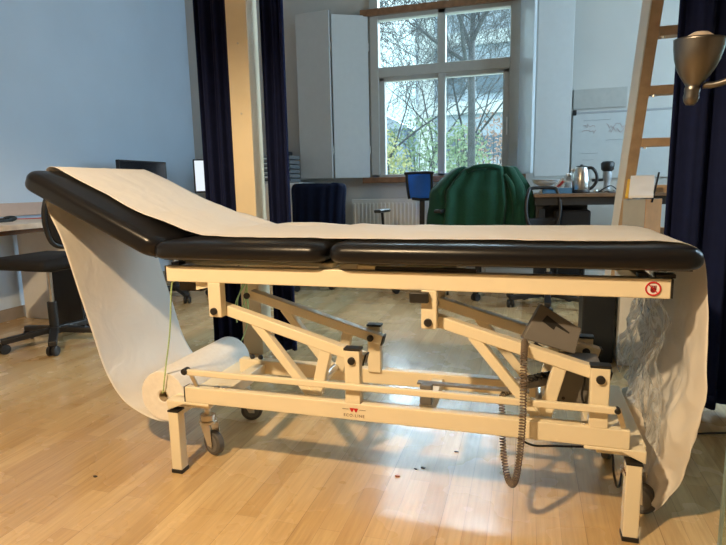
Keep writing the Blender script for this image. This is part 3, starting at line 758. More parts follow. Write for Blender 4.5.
# ---------------------------------------------------------------- office chairs
def office_chair(name, loc, rz, label, seat_z=.47, back=(.50, 1.0), bm=None, arms=False, bw=.44, fm=M_BLKCH, light_arms=False, open_back=True, tilt=.06, square=False):
    """faces local -Y (back of the chair on +Y)"""
    T = thing(name, loc, label, 'office chair', rz=0)
    X = Matrix.Translation(loc) @ Matrix.Rotation(rz, 4, 'Z')
    def P(mb, nm, m, par=None, **k):
        for v in mb.bm.verts: v.co = X @ v.co
        return mb.build(nm, m, par or T, **k)
    s = MB(); s.box((-.24, -.25, seat_z-.035), (.24, .22, seat_z+.035), bev=.03); P(s, 'seat', M_BLKCH, smooth=True)
    c = MB(); c.cyl((0, 0, .10), (0, 0, .28), .028); col = P(c, 'gas_column', M_BLACK)
    c = MB(); c.cyl((0, 0, .28), (0, 0, seat_z-.03), .014); P(c, 'piston', M_STEEL, col)
    c = MB(); c.box((-.09, -.10, seat_z-.06), (.09, .12, seat_z-.03), bev=.006); P(c, 'seat_mechanism', M_BLACK)
    # back
    z0, z1 = back; z0 += 0; bz = []
    fr_ = MB(); pts = []
    hw = bw/2
    prof = [(-hw*.72, z0), (-hw*.95, z0+(z1-z0)*.25), (-hw, z0+(z1-z0)*.6), (-hw*.85, z1-.03), (-hw*.6, z1), (hw*.6, z1), (hw*.85, z1-.03), (hw, z0+(z1-z0)*.6), (hw*.95, z0+(z1-z0)*.25), (hw*.72, z0)]
    if square: prof = [(-hw*.9, z0), (-hw*.95, z0+(z1-z0)*.25), (-hw, z0+(z1-z0)*.6), (-hw, z1-.02), (-hw*.97, z1), (hw*.97, z1), (hw, z1-.02), (hw, z0+(z1-z0)*.6), (hw*.95, z0+(z1-z0)*.25), (hw*.9, z0)]
    def yb(x, z): return .24+tilt*(z-z0)*2+.05*math.cos(min(1, abs(x)/hw)*PI/2)
    pp = spline([(x, yb(x, z), z) for x, z in prof]+[(0, yb(0, z0)-.0, z0-.01), (-hw*.72, yb(-hw*.72, z0), z0)], 6)
    fr_.tube(pp, .014, 8); fro = P(fr_, 'backrest_frame', M_BLACK, smooth=True)
    g = []
    for j in range(13):
        v = j/12; z = z0+(z1-z0)*v
        wv = hw*(.72+.28*math.sin(min(1, v/.6)*PI/2)) if v < .6 else hw*(1-.4*((v-.6)/.4)**2)
        if square: wv = hw*(.9+.1*v)
        g.append([(wv*(-1+2*k/12), yb(wv*(-1+2*k/12), z)-.002, z) for k in range(13)])
    mm = MB(); mm.grid(g if open_back else g[:4]); P(mm, 'backrest_mesh' if open_back else 'lumbar_pad', bm or M_BLKCH, fro, smooth=True, solid=.006)
    sp = MB(); sp.bar((0, .10, seat_z-.045), (0, .30, seat_z-.02), .05, .02, up=(1, 0, 0)); sp.bar((0, .30, seat_z-.03), (0, .315, z0+.15), .05, .018, up=(1, 0, 0)); P(sp, 'back_support', M_BLACK, bevel=.003)
    if arms:
        for s_ in (-1, 1):
            ar = MB(); ar.tube(spline([(s_*.24, .02, seat_z-.02), (s_*.29, .02, seat_z+.01), (s_*.30, .02, seat_z+.12), (s_*.29, -.02, seat_z+.205)], 6), .014, 8)
            a_ = P(ar, 'armrest', M_BLACK, smooth=True)
            pd = MB(); pd.box((s_*.29-.035, -.14, seat_z+.20), (s_*.29+.035, .12, seat_z+.23), bev=.010); P(pd, 'arm_pad', M_BLACK, a_)
    bs = MB(); bs.cyl((0, 0, .075), (0, 0, .12), .045)
    for k in range(5):
        t = 2*PI*k/5+.75; d = Vector((math.cos(t), math.sin(t), 0))
        bs.bar(Vector((0, 0, .100))+d*.03, Vector((0, 0, .075))+d*.30, .048, .034, up=(-d.y, d.x, 0))
    bo = P(bs, 'star_base', M_BLACK, bevel=.006)
    for k in range(5):
        t = 2*PI*k/5+.75; d = Vector((math.cos(t), math.sin(t), 0)); c = Vector((0, 0, .031))+d*.29
        w = MB(); s2 = Vector((math.cos(t+1+k), math.sin(t+1+k), 0))
        w.cyl(c+s2*.008, c+s2*.026, .031, n=20).cyl(c-s2*.026, c-s2*.008, .031, n=20).cyl(c-s2*.01, c+s2*.01, .012, n=10)
        w.cyl(c+Vector((0, 0, 0)), c+Vector((0, 0, .05)), .008, n=8)
        P(w, 'caster', M_BLACK, bevel=.002)
    return T
office_chair('office_chair', (-2.90, 2.70, 0), R(-90), 'black swivel office chair at the left desk, half behind the hanging paper', seat_z=.545, back=(.66, 1.02), bw=.46)
office_chair('office_chair', (-3.02, 4.15, 0), R(-80), 'black swivel office chair further along the left desk, nearly hidden by the couch', seat_z=.47, back=(.55, .86))
office_chair('office_chair', (-.40, 4.85, 0), R(12), 'swivel office chair hidden under the green coat', seat_z=.50, back=(.62, 1.06), bw=.40)
office_chair('office_chair', (.17, 4.46, 0), R(10), 'black swivel office chair with curved hoop back, right of green coat', seat_z=.47, back=(.60, .925), bw=.27, open_back=False)
office_chair('office_chair', (-1.03, 5.02, 0), R(-8), 'office chair with bright blue mesh backrest, left of green coat', seat_z=.52, back=(.84, 1.085), bm=M_BLUE, arms=True, bw=.25, tilt=-.06, square=True)
nv = office_chair('office_chair', (-2.03, 4.95, 0), R(4), 'high office chair beside the radiator under the navy cloth', seat_z=.47, back=(.60, .965), bw=.50)

# draped garments: closed lofted folds over the chair backs
def drape(name, rows, m, label, cat, folds, amp, seed, n=96, th=.006):
    rnd = random.Random(seed); g = []
    R0 = len(rows)
    zs = spline([Vector((r[0], r[1], r[2])) for r in rows], 5); ws = spline([Vector((r[3], r[4], 0)) for r in rows], 5)
    for i, (c, w) in enumerate(zip(zs, ws)):
        v = i/(len(zs)-1); rw = []
        for k in range(n):
            t = 2*PI*k/n
            f = 1+amp*(.25+v)*(math.sin(folds*t+1.2*v)+.6*mn.noise(Vector((math.cos(t)*3, math.sin(t)*3, v*1.5+seed))))
            e = .75
            cx_ = math.copysign(abs(math.cos(t))**e, math.cos(t)); sy_ = math.copysign(abs(math.sin(t))**e, math.sin(t))
            rw.append((c.x+w.x*cx_*f, c.y+w.y*sy_*f+amp*.30*(.2+v)*(math.sin(folds*2.3*math.cos(t)+1+v)+.5*math.sin(17*math.cos(t)+seed)), c.z + .012*mn.noise(Vector((math.cos(t)*2, math.sin(t)*2, seed+v)))))
        g.append(rw)
    mb = MB(); vr = mb.grid(g, closed=True); mb.bm.faces.new(vr[0])
    T = thing(name, (rows[0][0], rows[0][1], rows[-1][2]), label, cat)
    mb.build('cloth', m, T, smooth=True, solid=th)
    return T
ct = drape('coat', [(-.385, 5.14, 1.120, .235, .045), (-.385, 5.14, 1.108, .27, .07), (-.40, 5.13, 1.06, .315, .09), (-.42, 5.12, .96, .395, .11), (-.43, 5.11, .90, .425, .12), (-.42, 5.10, .80, .435, .13), (-.42, 5.09, .70, .44, .14), (-.42, 5.08, .60, .44, .15)], M_GREEN, 'dark green wool coat draped over an office chair back, in front of window', 'coat', 9, .11, 5)
sl_ = MB()
for s_, x0 in ((-1, -.58), (1, -.20)):
    sl_.tube(spline([(x0, 5.06, 1.04), (x0+s_*.06, 5.02, .95), (x0+s_*.10, 5.0, .80), (x0+s_*.11, 4.99, .66)], 6), [.022+.004*k/6 for k in range(19)], 14)
sl_.build('sleeve', M_GREEN, ct, smooth=True)
cl_ = MB(); cl_.tube(spline([(-.52, 5.06, 1.09), (-.46, 5.03, 1.115), (-.38, 5.03, 1.125), (-.29, 5.04, 1.122), (-.24, 5.08, 1.105)], 6), .022, 10); cl_.build('collar', M_GREEN, ct, smooth=True)
drape('cloth_cover', [(-2.02, 5.20, 1.005, .20, .04), (-2.02, 5.20, .995, .265, .065), (-2.02, 5.19, .95, .285, .08), (-2.02, 5.18, .80, .275, .09), (-2.02, 5.17, .55, .27, .10)], M_NAVY2, 'navy blue cloth hung over a high chair back below the left shutter', 'cloth', 9, .025, 9)

# ---------------------------------------------------------------- left desk
dk = thing('desk', (-3.45, 3.1, 0), 'long pale oak desk along the left wall', 'desk')
MB().box((-3.79, 1.30, .735), (-3.13, 5.25, .772), bev=.003).build('desktop', M_DESKW, dk)
for y in (1.4, 3.25, 5.15): MB().box((-3.76, y, 0), (-3.22, y+.03, .735)).build('leg', M_WHITE, dk)
MB().box((-3.24, 1.30, .70), (-3.22, 5.25, .735)).build('apron', M_SILL, dk)
ud = thing('computer_tower', (-3.3, 2.95, 0), 'black computer tower on floor behind the left office chair', 'computer')
MB().box((-3.22, 3.02, .01), (-2.98, 3.18, .44), bev=.006).build('computer_case', M_BLACK, ud)
MB().box((-2.985, 3.03, .02), (-2.975, 3.17, .43), bev=.003).build('front_panel', M_SCREEN, ud)
for x in (-3.2, -3.01): MB().box((x, 3.04, 0), (x+.02, 3.16, .012)).build('foot', M_BLACK, ud)
kb_ = thing('mouse', (-3.42, 2.95, .772), 'black computer mouse and cable pile at the left end of the oak desk', 'mouse')
MB().sph((-3.55, 3.03, .772+.018), .035, (1, 1.5, .62)).build('mouse_body', M_BLACK, kb_, smooth=True)
MB().tube(spline([(-3.55, 3.08, .785), (-3.6, 3.3, .777), (-3.55, 3.5, .776), (-3.62, 3.8, .776)], 8), .003, 6).build('cable', M_RED, kb_, smooth=True)
kk = thing('keyboard', (-3.45, 2.7, .772), 'black keyboard at the left edge of oak desk', 'keyboard')
MB().box((-3.62, 2.55, .772), (-3.46, 2.98, .792), bev=.004).build('keyboard_body', M_BLACK, kk)
ky = MB()
for i in range(4):
    for j in range(13): ky.box((-3.61+.036*i, 2.565+.031*j, .792), (-3.61+.036*i+.029, 2.565+.031*j+.025, .799))
tag(ky.build('keys', M_SCREEN, kk), kind='stuff')

def monitor(loc, rz, w, h, zb, label, lit=False, tilt=0):
    T = thing('monitor', loc, label, 'monitor')
    X = Matrix.Translation(loc) @ Matrix.Rotation(rz, 4, 'Z'); Xt = X @ Matrix.Translation((0, 0, zb+h/2)) @ Matrix.Rotation(tilt, 4, 'X')
    def P(mb, nm, m, M4, par=None, **k):
        for v in mb.bm.verts: v.co = M4 @ v.co
        return mb.build(nm, m, par or T, **k)
    hsg = P(MB().box((-w/2, -.0, -h/2), (w/2, .035, h/2), bev=.004), 'housing', M_BLACK, Xt)
    P(MB().box((-w/2+.014, -.002, -h/2+.016), (w/2-.014, .001, h/2-.014)), 'screen', M_LIT if lit else M_SCREEN, Xt, hsg)
    P(MB().bar((0, .05, .012), (0, .045, zb+h*.45), .05, .02, up=(1, 0, 0)), 'stand', M_BLACK, X)
    P(MB().box((-.12, -.06, 0), (.12, .12, .012), bev=.003), 'base', M_BLACK, X)
    return T
monitor((-3.42, 4.36, .772), R(90), .66, .385, .085, 'black computer monitor with dark screen on the left desk', tilt=R(0))
monitor((-3.11, 5.06, .772), R(35), .42, .34, .165, 'black-bezel monitor with white lit screen beside the left curtain', lit=True, tilt=R(-6))

# paper trays behind the navy cloth
cbn = thing('cabinet', (-2.45, 5.45, 0), 'low white cabinet carrying grey paper trays left of the shutters', 'cabinet')
MB().box((-2.80, 5.32, .0), (-2.28, 5.76, 1.02), bev=.004).build('body', M_WHITE, cbn)
MB().box((-2.79, 5.305, .03), (-2.29, 5.32, 1.0), bev=.003).build('door', M_WHITE, cbn)
tr = thing('paper_tray', (-2.5, 5.45, 1.02), 'stack of grey paper trays with white sheets on the low cabinet', 'paper tray')
for k in range(6):
    z = 1.022+.048*k
    t_ = MB(); t_.box((-2.700, 5.33, z), (-2.380, 5.60, z+.004)); t_.box((-2.700, 5.33, z), (-2.695, 5.60, z+.04)); t_.box((-2.385, 5.33, z), (-2.380, 5.60, z+.04)); t_.box((-2.700, 5.595, z), (-2.380, 5.60, z+.04))
    to = t_.build('tray', mat('tray_grey', (.16, .17, .18), .5, noise=.05), tr)
    MB().box((-2.680, 5.335, z+.006), (-2.410, 5.58, z+.006+.012+.006*(k % 2))).build('paper_stack', M_PAPW, to)
tag(MB().box((-2.650, 5.33, 1.312), (-2.440, 5.55, 1.350), bev=.01).build('black_case', M_BLACK), 'flat black case lying on top of the grey paper trays', 'case')

# ---------------------------------------------------------------- far desk and things on it
fd = thing('desk', (.62, 4.98, 0), 'dark desk with brown top against the far wall, carrying the kettle', 'desk')
MB().box((.05, 4.72, .850), (1.45, 5.45, .878), bev=.003).build('desktop', M_DESKB, fd)
MB().box((.06, 4.75, .785), (1.43, 5.42, .850)).build('apron', M_DARKDESK, fd)
for x in (.07, 1.37):
    for y in (4.78, 5.36): MB().box((x, y, 0), (x+.05, y+.05, .785)).build('leg', M_DARKDESK, fd)
MB().box((.11, 5.10, .0), (.50, 5.40, .785)).build('drawer_unit', M_DARKDESK, fd)
DZ = .878
kt = thing('kettle', (.445, 4.98, DZ), 'stainless steel electric kettle with black handle on the far desk', 'kettle')
kx, kyy = .425, 4.95
MB().lathe((kx, kyy, DZ), [(0, 0), (.072, 0), (.074, .012), (.070, .024), (0, .024)]).build('power_base', M_BLACK, kt, smooth=True)
MB().lathe((kx, kyy, DZ), [(.066, .024), (.070, .03), (.069, .10), (.062, .17), (.050, .205), (.047, .212), (0, .213)]).build('body', M_STEEL, kt, smooth=True)
MB().lathe((kx, kyy, DZ), [(.046, .212), (.040, .222), (.012, .226), (.010, .234), (0, .235)]).build('lid', M_BLACK, kt, smooth=True)
MB().tube(spline([(kx+.045, kyy, DZ+.205), (kx+.085, kyy-.01, DZ+.20), (kx+.118, kyy-.01, DZ+.15), (kx+.118, kyy-.01, DZ+.09), (kx+.085, kyy, DZ+.04), (kx+.064, kyy, DZ+.035)], 6), [.013]*31, 10).build('handle', M_BLACK, kt, smooth=True)
MB().prism([(kx-.055, DZ+.155), (kx-.082, DZ+.195), (kx-.045, DZ+.203)], kyy-.018, kyy+.018).build('spout', M_STEEL, kt, smooth=False, bevel=.004)

ty = thing('tray', (.2, 4.95, DZ), 'blue plastic tray holding small things left of kettle', 'tray')
t_ = MB(); t_.box((.12, 4.82, DZ), (.35, 5.0, DZ+.005)); t_.box((.12, 4.82, DZ), (.35, 4.826, DZ+.045)); t_.box((.12, 4.994, DZ), (.35, 5.0, DZ+.045)); t_.box((.12, 4.82, DZ), (.126, 5.0, DZ+.045)); t_.box((.344, 4.82, DZ), (.35, 5.0, DZ+.045))
t_.build('tray_body', M_TEAL, ty, bevel=.002)
tg = MB(); random.seed(5)
for k in range(9):
    x = .14+.022*k; tg.box((x, 4.85+.01*(k % 3), DZ+.006), (x+.014, 4.95, DZ+.045+.012*random.random()))
tag(tg.build('contents', M_MARKG, ty), kind='stuff')
for z_, w_ in ((0, .095), (.014, .09)):
    pass
dh = thing('dish_stack', (.12, 5.1, DZ), 'white dishes stacked behind the blue tray', 'dishes')
MB().lathe((.15, 5.13, DZ), [(0, 0), (.05, 0), (.055, .008), (.035, .03), (.04, .06), (.10, .085), (.11, .10), (.108, .102), (.09, .09), (0, .085)]).build('lower_dish', M_WHITE, dh, smooth=True)
MB().lathe((.15, 5.13, DZ+.092), [(0, 0), (.07, .0), (.115, .018), (.118, .024), (.07, .010), (0, .010)]).build('upper_dish', M_PAPW, dh, smooth=True)
rp = thing('packet', (.27, 5.02, DZ), 'red and white striped packet leaning beside the dishes', 'packet')
MB().bar((.215, 5.03, DZ+.015), (.30, 5.03, DZ+.115), .03, .045).build('packet_body', M_PAPW, rp)
MB().bar((.225, 5.013, DZ+.025), (.29, 5.013, DZ+.10), .003, .020).build('red_stripe', mat('packet_red', (.6, .08, .08), .5, noise=.05), rp)
cj = thing('utensil_cup', (.33, 5.06, DZ), 'clear grey cup of spoons just left of the kettle', 'cup')
MB().lathe((.335, 5.08, DZ), [(0, 0), (.030, 0), (.034, .09), (.031, .09), (.028, .006), (0, .006)]).build('cup_body', mat('grey_cup', (.45, .5, .52), .3, noise=.05), cj, smooth=True)
sp_ = MB()
for k in range(3): sp_.bar((.33+.006*k, 5.08, DZ+.01), (.322+.013*k, 5.085, DZ+.15), .004, .004); sp_.sph((.321+.013*k, 5.085, DZ+.155), .009, (1, .4, 1.4), 10)
sp_.build('spoons', M_STEEL, cj)
ap = thing('grinder', (.64, 5.02, DZ), 'black and grey coffee grinder with long sideways handle right of kettle', 'coffee grinder')
MB().lathe((.635, 5.02, DZ), [(0, 0), (.05, 0), (.05, .014), (.026, .03), (.024, .09), (.034, .11), (.036, .17), (.03, .18), (0, .18)]).build('grinder_body', mat('grinder_grey', (.30, .32, .34), .35, noise=.05), ap, smooth=True)
MB().lathe((.635, 5.02, DZ+.17), [(.03, 0), (.05, .02), (.055, .07), (.04, .085), (0, .088)], n=14).build('hopper', M_BLACK, ap, smooth=True)
MB().cyl((.60, 5.01, DZ+.105), (.515, 5.0, DZ+.10), .011).build('handle', M_BLACK, ap)
cu = thing('foil_packet', (.57, 4.88, DZ), 'crumpled silver foil and cable heap right of kettle base', 'foil')
fb = MB(); random.seed(11)
for k in range(9):
    c = Vector((.535+.016*k, 4.86+random.uniform(-.02, .02), DZ+.012+random.uniform(0, .006)))
    fb.sph(c, .015, (1.3, 1, .75), 8)
for v in fb.bm.verts: v.co += Vector([random.uniform(-.003, .003) for _ in range(3)])
for v in fb.bm.verts: v.co.z = max(v.co.z, DZ)
fb.build('foil', M_STEEL, cu)
MB().tube(spline([(.55, 4.84, DZ+.006), (.60, 4.83, DZ+.04), (.65, 4.85, DZ+.055), (.70, 4.86, DZ+.006), (.62, 4.82, DZ+.006)], 8), .005, 6).build('black_cable', M_BLACK, cu, smooth=True)
bk2 = thing('stool', (.42, 4.6, .42), 'dark stool pushed under the far desk below the kettle', 'stool')
MB().box((.22, 4.80, .60), (.50, 5.06, .74), bev=.02).build('seat', M_BLKCH, bk2)
for x in (.25, .46):
    for y in (4.84, 5.02): MB().cyl((x, y, 0), (x, y, .60), .012).build('leg', M_BLACK, bk2)

# ---------------------------------------------------------------- ladder, bin, cabinet, box
la = thing('ladder', (.53, 3.95, 0), 'tall wooden ladder with daylight painted white on its rail edges leaning in front of the whiteboard', 'ladder')
LB = Vector((.552, 3.98, 0)); LT = Vector((.556, 2.56, 2.58))
# lower end to top; passes through the photographed line of the left rail
W = .42
def lad(t): return LB.lerp(LT, t)
for s_, nm in ((0, 'side_rail'), (W, 'side_rail')):
    o = MB().bar(LB+Vector((s_, 0, 0)), LT+Vector((s_, 0, 0)), (.055), .034, up=(1, 0, 0)).build(nm, M_LADR, la, bevel=.002)
    MB().bar(LB+Vector((s_-.0385, .022, .01)), LT+Vector((s_-.0385, .022, -.01)), .078, .006, up=(-.27, .96, 0)).build('daylit_edge', M_WHITE, o)  # skewed white strip paints window light onto the rail's left side
k = 0
tt = .03
d = (LT-LB).normalized()
t = .068
while t < .98:
    c = lad(t)
    o = MB().box((c.x+.027, c.y-.035, c.z-.022), (c.x+W-.05, c.y+.035, c.z+.022), bev=.002).build('rung', M_LADR, la)
    MB().cyl((c.x+.045, c.y-.025, c.z-.034), (c.x+.045, c.y-.025, c.z-.022), .008, n=10).build('bolt', M_STEEL, o)
    t += .0965
bn = thing('waste_bin', (.45, 3.35, 0), 'tall dark grey bin standing behind the couch foot end', 'bin')
MB().box((.300, 3.08, .0), (.462, 3.30, .39), bev=.008).build('bin_body', mat('bin_grey', (.014, .016, .02), .4, noise=.05), bn)
MB().box((.296, 3.076, .39), (.466, 3.304, .405), bev=.003).build('rim', M_BLACK, bn)
wc_ = thing('pedestal', (.58, 3.3, 0), 'slim white pedestal carrying the cardboard box', 'pedestal')
MB().box((.480, 3.06, 0), (.70, 3.30, .64), bev=.004).build('body', M_WHITE, wc_)
cbx = thing('cardboard_box', (.55, 3.2, .64), 'open cardboard box with orange-brown side beside the ladder', 'box')
bc = Vector((.575, 3.08, 0)); bu = Vector((-.8, .6, 0)); bv = Vector((.6, .8, 0)); zb_ = Vector((0, 0, .7575))
b_ = MB()
b_.bar(bc+zb_, bc+bu*.114+zb_, .003, .235, up=bv); b_.bar(bc+bv*.17+zb_, bc+bv*.17+bu*.114+zb_, .003, .235, up=bv)
b_.bar(bc+bu*.114+zb_, bc+bu*.114+bv*.17+zb_, .003, .235, up=bu)
b_.bar(bc+bu*.057+Vector((0, 0, .643)), bc+bu*.057+bv*.17+Vector((0, 0, .643)), .112, .004, up=bu)
b_.build('box_wall', M_BOXW, cbx)
MB().bar(bc+zb_, bc+bv*.17+zb_, .003, .235, up=bu).build('side_wall', M_BOXO, cbx)
def slant(name, x0, x1, y0, y1, z0, z1, m, label, cat, sh=.03):
    mb = MB(); P4 = [Vector((x0, y0, z0)), Vector((x1, y0, z0)), Vector((x1+sh, y1, z1)), Vector((x0+sh, y1, z1))]
    a = [mb.bm.verts.new(p) for p in P4]; b = [mb.bm.verts.new(p+Vector((0, .006, .012))) for p in P4]
    mb.bm.faces.new(a); mb.bm.faces.new(b[::-1])
    for k in range(4): mb.bm.faces.new((a[k], a[(k+1) % 4], b[(k+1) % 4], b[k]))
    return tag(mb.build(name, m), label, cat)
slant('folder', .500, .615, 3.11, 3.26, .882, .985, M_PAPW, 'white folder with papers lying slanted on top of the cardboard box', 'folder', .03)
tag(MB().bar((.488, 3.10, .885), (.520, 3.25, .975), .014, .010, up=(1, 0, 0)).build('yellow_strip', M_YEL), 'yellow and black strip beside the white folder on the box', 'strip')
tag(MB().bar((.612, 3.12, .86), (.652, 3.20, 1.01), .008, .008).build('pen', M_BLACK), 'black pen-like stick rising from the box by the curtain', 'stick')

# ---------------------------------------------------------------- reading lamp at the right edge
lp = thing('reading_lamp', (.62, 1.18, 0), 'brushed metal reading lamp with upturned bell shade in the top right corner', 'lamp')
MB().lathe((.64, 1.20, 0), [(0, 0), (.12, 0), (.12, .012), (.02, .02), (.012, .03), (0, .03)]).build('base', M_LAMP, lp, smooth=True)
MB().cyl((.64, 1.20, .02), (.64, 1.20, 1.16), .010).build('pole', M_LAMP, lp)
sc0 = Vector((.314, 1.30, 1.124))
MB().tube(spline([(.334, 1.298, 1.158), (.36, 1.29, 1.158), (.42, 1.27, 1.175), (.52, 1.24, 1.185), (.60, 1.21, 1.17), (.64, 1.20, 1.155)], 8), .0065, 10).build('arm', M_LAMP, lp, smooth=True)
tilt = Matrix.Translation(sc0) @ Matrix.Rotation(R(4), 4, 'Y') @ Matrix.Rotation(R(2), 4, 'X')
so = MB().lathe((0, 0, 0), [(0, -.004), (.008, -.003), (.013, .004), (.0145, .012), (.0135, .020), (.0145, .024), (.0145, .030), (.0125, .033), (.017, .040), (.026, .052), (.035, .068), (.0415, .086), (.0450, .104), (.0465, .118), (.0475, .1225), (.0452, .121), (.043, .104), (.039, .086), (.032, .068), (.020, .050), (.010, .042)], 40, tilt).build('lamp_shade', M_LAMP, lp, smooth=True)
MB().lathe((0, 0, .04), [(.012, 0), (.014, .02), (.026, .055), (.030, .075), (.026, .088), (.014, .096), (0, .098)], 28, tilt).build('bulb', mat('frosted_bulb', (.35, .30, .26), .3, noise=.02), lp, smooth=True)

# glass partition at the right edge
gp = thing('glass_panel', (.9, 1.42, 0), 'clear glass partition whose edge stands at the lower right', 'glass panel')
MB().box((.478, 1.415, .0), (1.9, 1.425, 2.2)).build('pane', M_PANE, gp)
MB().box((.474, 1.413, .0), (.479, 1.427, 2.2)).build('edge_strip', mat('edge_green', (.22, .30, .27), .3, noise=.05), gp)

# crumbs on the floor
random.seed(21)
for i, (x, y, s_, m, lb) in enumerate(((-.345, 1.727-.0, .004, M_DARKBOARD, 'tiny dark crumb on the blue-lit floor below the lower rail'), (-.322, 1.74, .006, M_DARKBOARD, 'dark crumb just right of the tiny one on the blue-lit floor'), (-.395, 1.665, .007, mat('crumb_red', (.35, .10, .05), .8, noise=.1), 'reddish brown crumb on floor in front of the couch logo'), (-.225, 1.885, .006, M_BLACK, 'flat black chip on the floor behind the lower rail'), (-1.40, 1.40, .006, M_DARKBOARD, 'small dark crumb on the orange floor left of the front leg'))):
    cmb = MB(); cmb.sph((x, y, s_*.4), s_, (1.5, .8, .4), 8)
    for v in cmb.bm.verts: v.co += Vector([random.uniform(-.001, .001) for _ in range(3)]); v.co.z = max(.0003, v.co.z)
    tag(cmb.build('crumb', m), lb, 'crumb', 'crumbs on the floor')

# ---------------------------------------------------------------- outdoors
struct(MB().box((-30, YW+.3, -.5), (30, 60, -.4)).build('outdoor_ground', M_GROUND))
bd = thing('office_building', (2, 30, -.4), 'pale grey-blue building with white columns seen through the window', 'building')
MB().box((-5.5, 28, -.4), (16, 36, 9.5)).build('wall', M_FAC, bd)
for x in (-5.3, -.75, 3.0, 7.0): MB().box((x, 27.7, -.4), (x+.75, 28, 9.8)).build('column', M_FACW, bd)
for z in (.2, 3.2, 6.4): MB().box((-5.5, 27.8, z+1.15), (16, 28, z+1.75)).build('floor_band', M_FACW, bd)
for z in (.0, 2.1, 5.1):
    for x in (-4.3, -2.5, .2, 1.6, 4.0, 5.5):
        w_ = MB().box((x, 27.93, z+.2), (x+1.25, 27.99, z+1.2)).build('window_pane', M_FGLASS, bd)
bd2 = thing('house', (-10, 26, -.4), 'low pale house left of the grey-blue building outside', 'building')
MB().box((-14, 30, -.4), (-6.6, 36, 4.0)).build('wall', M_FAC, bd2)
MB().prism([(-14.4, 4.0), (-6.2, 4.0), (-10.3, 6.3)], 29.7, 36).build('roof', M_FAC, bd2)
for x in (-13, -11, -9): MB().box((x, 29.93, 1.2), (x+1.0, 30, 2.6)).build('window_pane', M_FGLASS, bd2)

def tree(base, fork_z, top_z, label, seed, r0=.14, spread=.55, depth=6, lean=0, tw=3):
    rnd = random.Random(seed); mb = MB(); twg = MB()
    def branch(p, d, L, r, lev, mbx):
        r = max(r, .0055)
        n = 4; pts = [p.copy()]; rs = [r]; q = p.copy(); dd = d.copy()
        for k in range(n):
            dd = (dd+Vector((rnd.uniform(-.16, .16), rnd.uniform(-.16, .16), rnd.uniform(-.08, .12)))).normalized()
            q = q+dd*(L/n); pts.append(q.copy()); rs.append(r*(1-.45*(k+1)/n))
        mbx.tube(pts, rs, 6 if lev < 2 else 3, caps=False)
        if lev >= depth: return
        kids = rnd.choice((2, 3)) if lev < 3 else 2
        for c in range(kids+1):
            at = pts[-1] if c < 2 else pts[rnd.choice((1, 2, 3))]
            ax = Vector((rnd.uniform(-1, 1), rnd.uniform(-1, 1), rnd.uniform(-.5, .6))).normalized()
            nd = (dd+ax*spread*rnd.uniform(.7, 1.5)).normalized()
            branch(at, nd, L*rnd.uniform(.62, .85), rs[-1]*rnd.uniform(.6, .85), lev+1, mb if lev < 1 else twg)
    b = Vector(base); f = Vector((b.x+lean, b.y, fork_z))
    mb.tube([b, b.lerp(f, .5)+Vector((.02, 0, 0)), f], [r0*1.15, r0, r0*.9], 10)
    for c in range(4):
        a = 2*PI*c/4+rnd.uniform(-.4, .4)
        branch(f-Vector((0, 0, .25*c)), Vector((math.cos(a)*.8, math.sin(a)*.5, rnd.uniform(.4, 1.1))).normalized(), (top_z-fork_z)*.36, r0*.62, 0, mb)
    branch(f, Vector((0, 0, 1)), (top_z-fork_z)*.4, r0*.7, 0, mb)
    T = thing('bare_tree', base, label, 'tree')
    mb.build('trunk', M_BARK, T, smooth=True); twg.build('twigs', M_BARK, T)
    return T
tree((-1.28, 13.0, -.4), 4.1, 8.5, 'bare tree with thick trunk seen through the right window panes', 2, .085, .7, 6)
tree((-3.75, 15.0, -.4), 1.8, 8.5, 'slim bare tree seen through the left window panes', 9, .05, .8, 6)
tree((-3.3, 20.0, -.4), 2.2, 8.0, 'distant bare tree between the two nearer trees', 14, .06, .8, 5)
tree((-1.9, 17.5, -.4), 2.0, 8.5, 'bare tree standing far back behind the thick trunk', 23, .06, .8, 4)
def bush(c, rx, ry, rz, n, m, label, seed):
    rnd = random.Random(seed); mb = MB(); st_ = MB()
    for k in range(n):
        while True:
            u = Vector((rnd.uniform(-1, 1), rnd.uniform(-1, 1), rnd.uniform(-1, 1)))
            if u.length < 1: break
        p = Vector(c)+Vector((u.x*rx, u.y*ry, rz+u.z*rz)); s_ = rnd.uniform(.03, .07)
        a = Vector((rnd.uniform(-1, 1), rnd.uniform(-1, 1), rnd.uniform(-1, 1))).normalized()*s_; b = a.orthogonal().normalized()*s_*.6
        vs = [mb.bm.verts.new(p+q) for q in (a, b, -a, -b)]; mb.bm.faces.new(vs)
    for k in range(14):
        a = rnd.uniform(0, 2*PI); rr_ = rnd.uniform(.2, .8)
        st_.tube([Vector(c), Vector(c)+Vector((math.cos(a)*rx*rr_*.5, math.sin(a)*ry*rr_*.5, rz)), Vector(c)+Vector((math.cos(a)*rx*rr_, math.sin(a)*ry*rr_, rz*1.7))], [.02, .012, .005], 4)
    T = thing('garden_bush', c, label, 'bush')
    tag(mb.build('foliage', m, T), kind='stuff'); st_.build('stems', M_BARK, T)
bush((-4.4, 14.5, -.4), 1.5, 1.0, 1.55, 3600, M_LEAFY, 'yellow-green bush low behind the left window pane', 1)
bush((-3.2, 16.5, -.4), 1.5, 1.0, 1.7, 3000, M_LEAFG, 'green bush behind the middle of the window', 2)
bush((-1.6, 14.2, -.4), .75, .8, 1.5, 1800, M_LEAFG, 'narrow green bush climbing around the thick tree trunk', 3)
bush((-1.1, 18.5, -.4), 1.5, .9, 1.9, 1800, M_LEAFR, 'rust-coloured bush before the grey-blue building', 4)

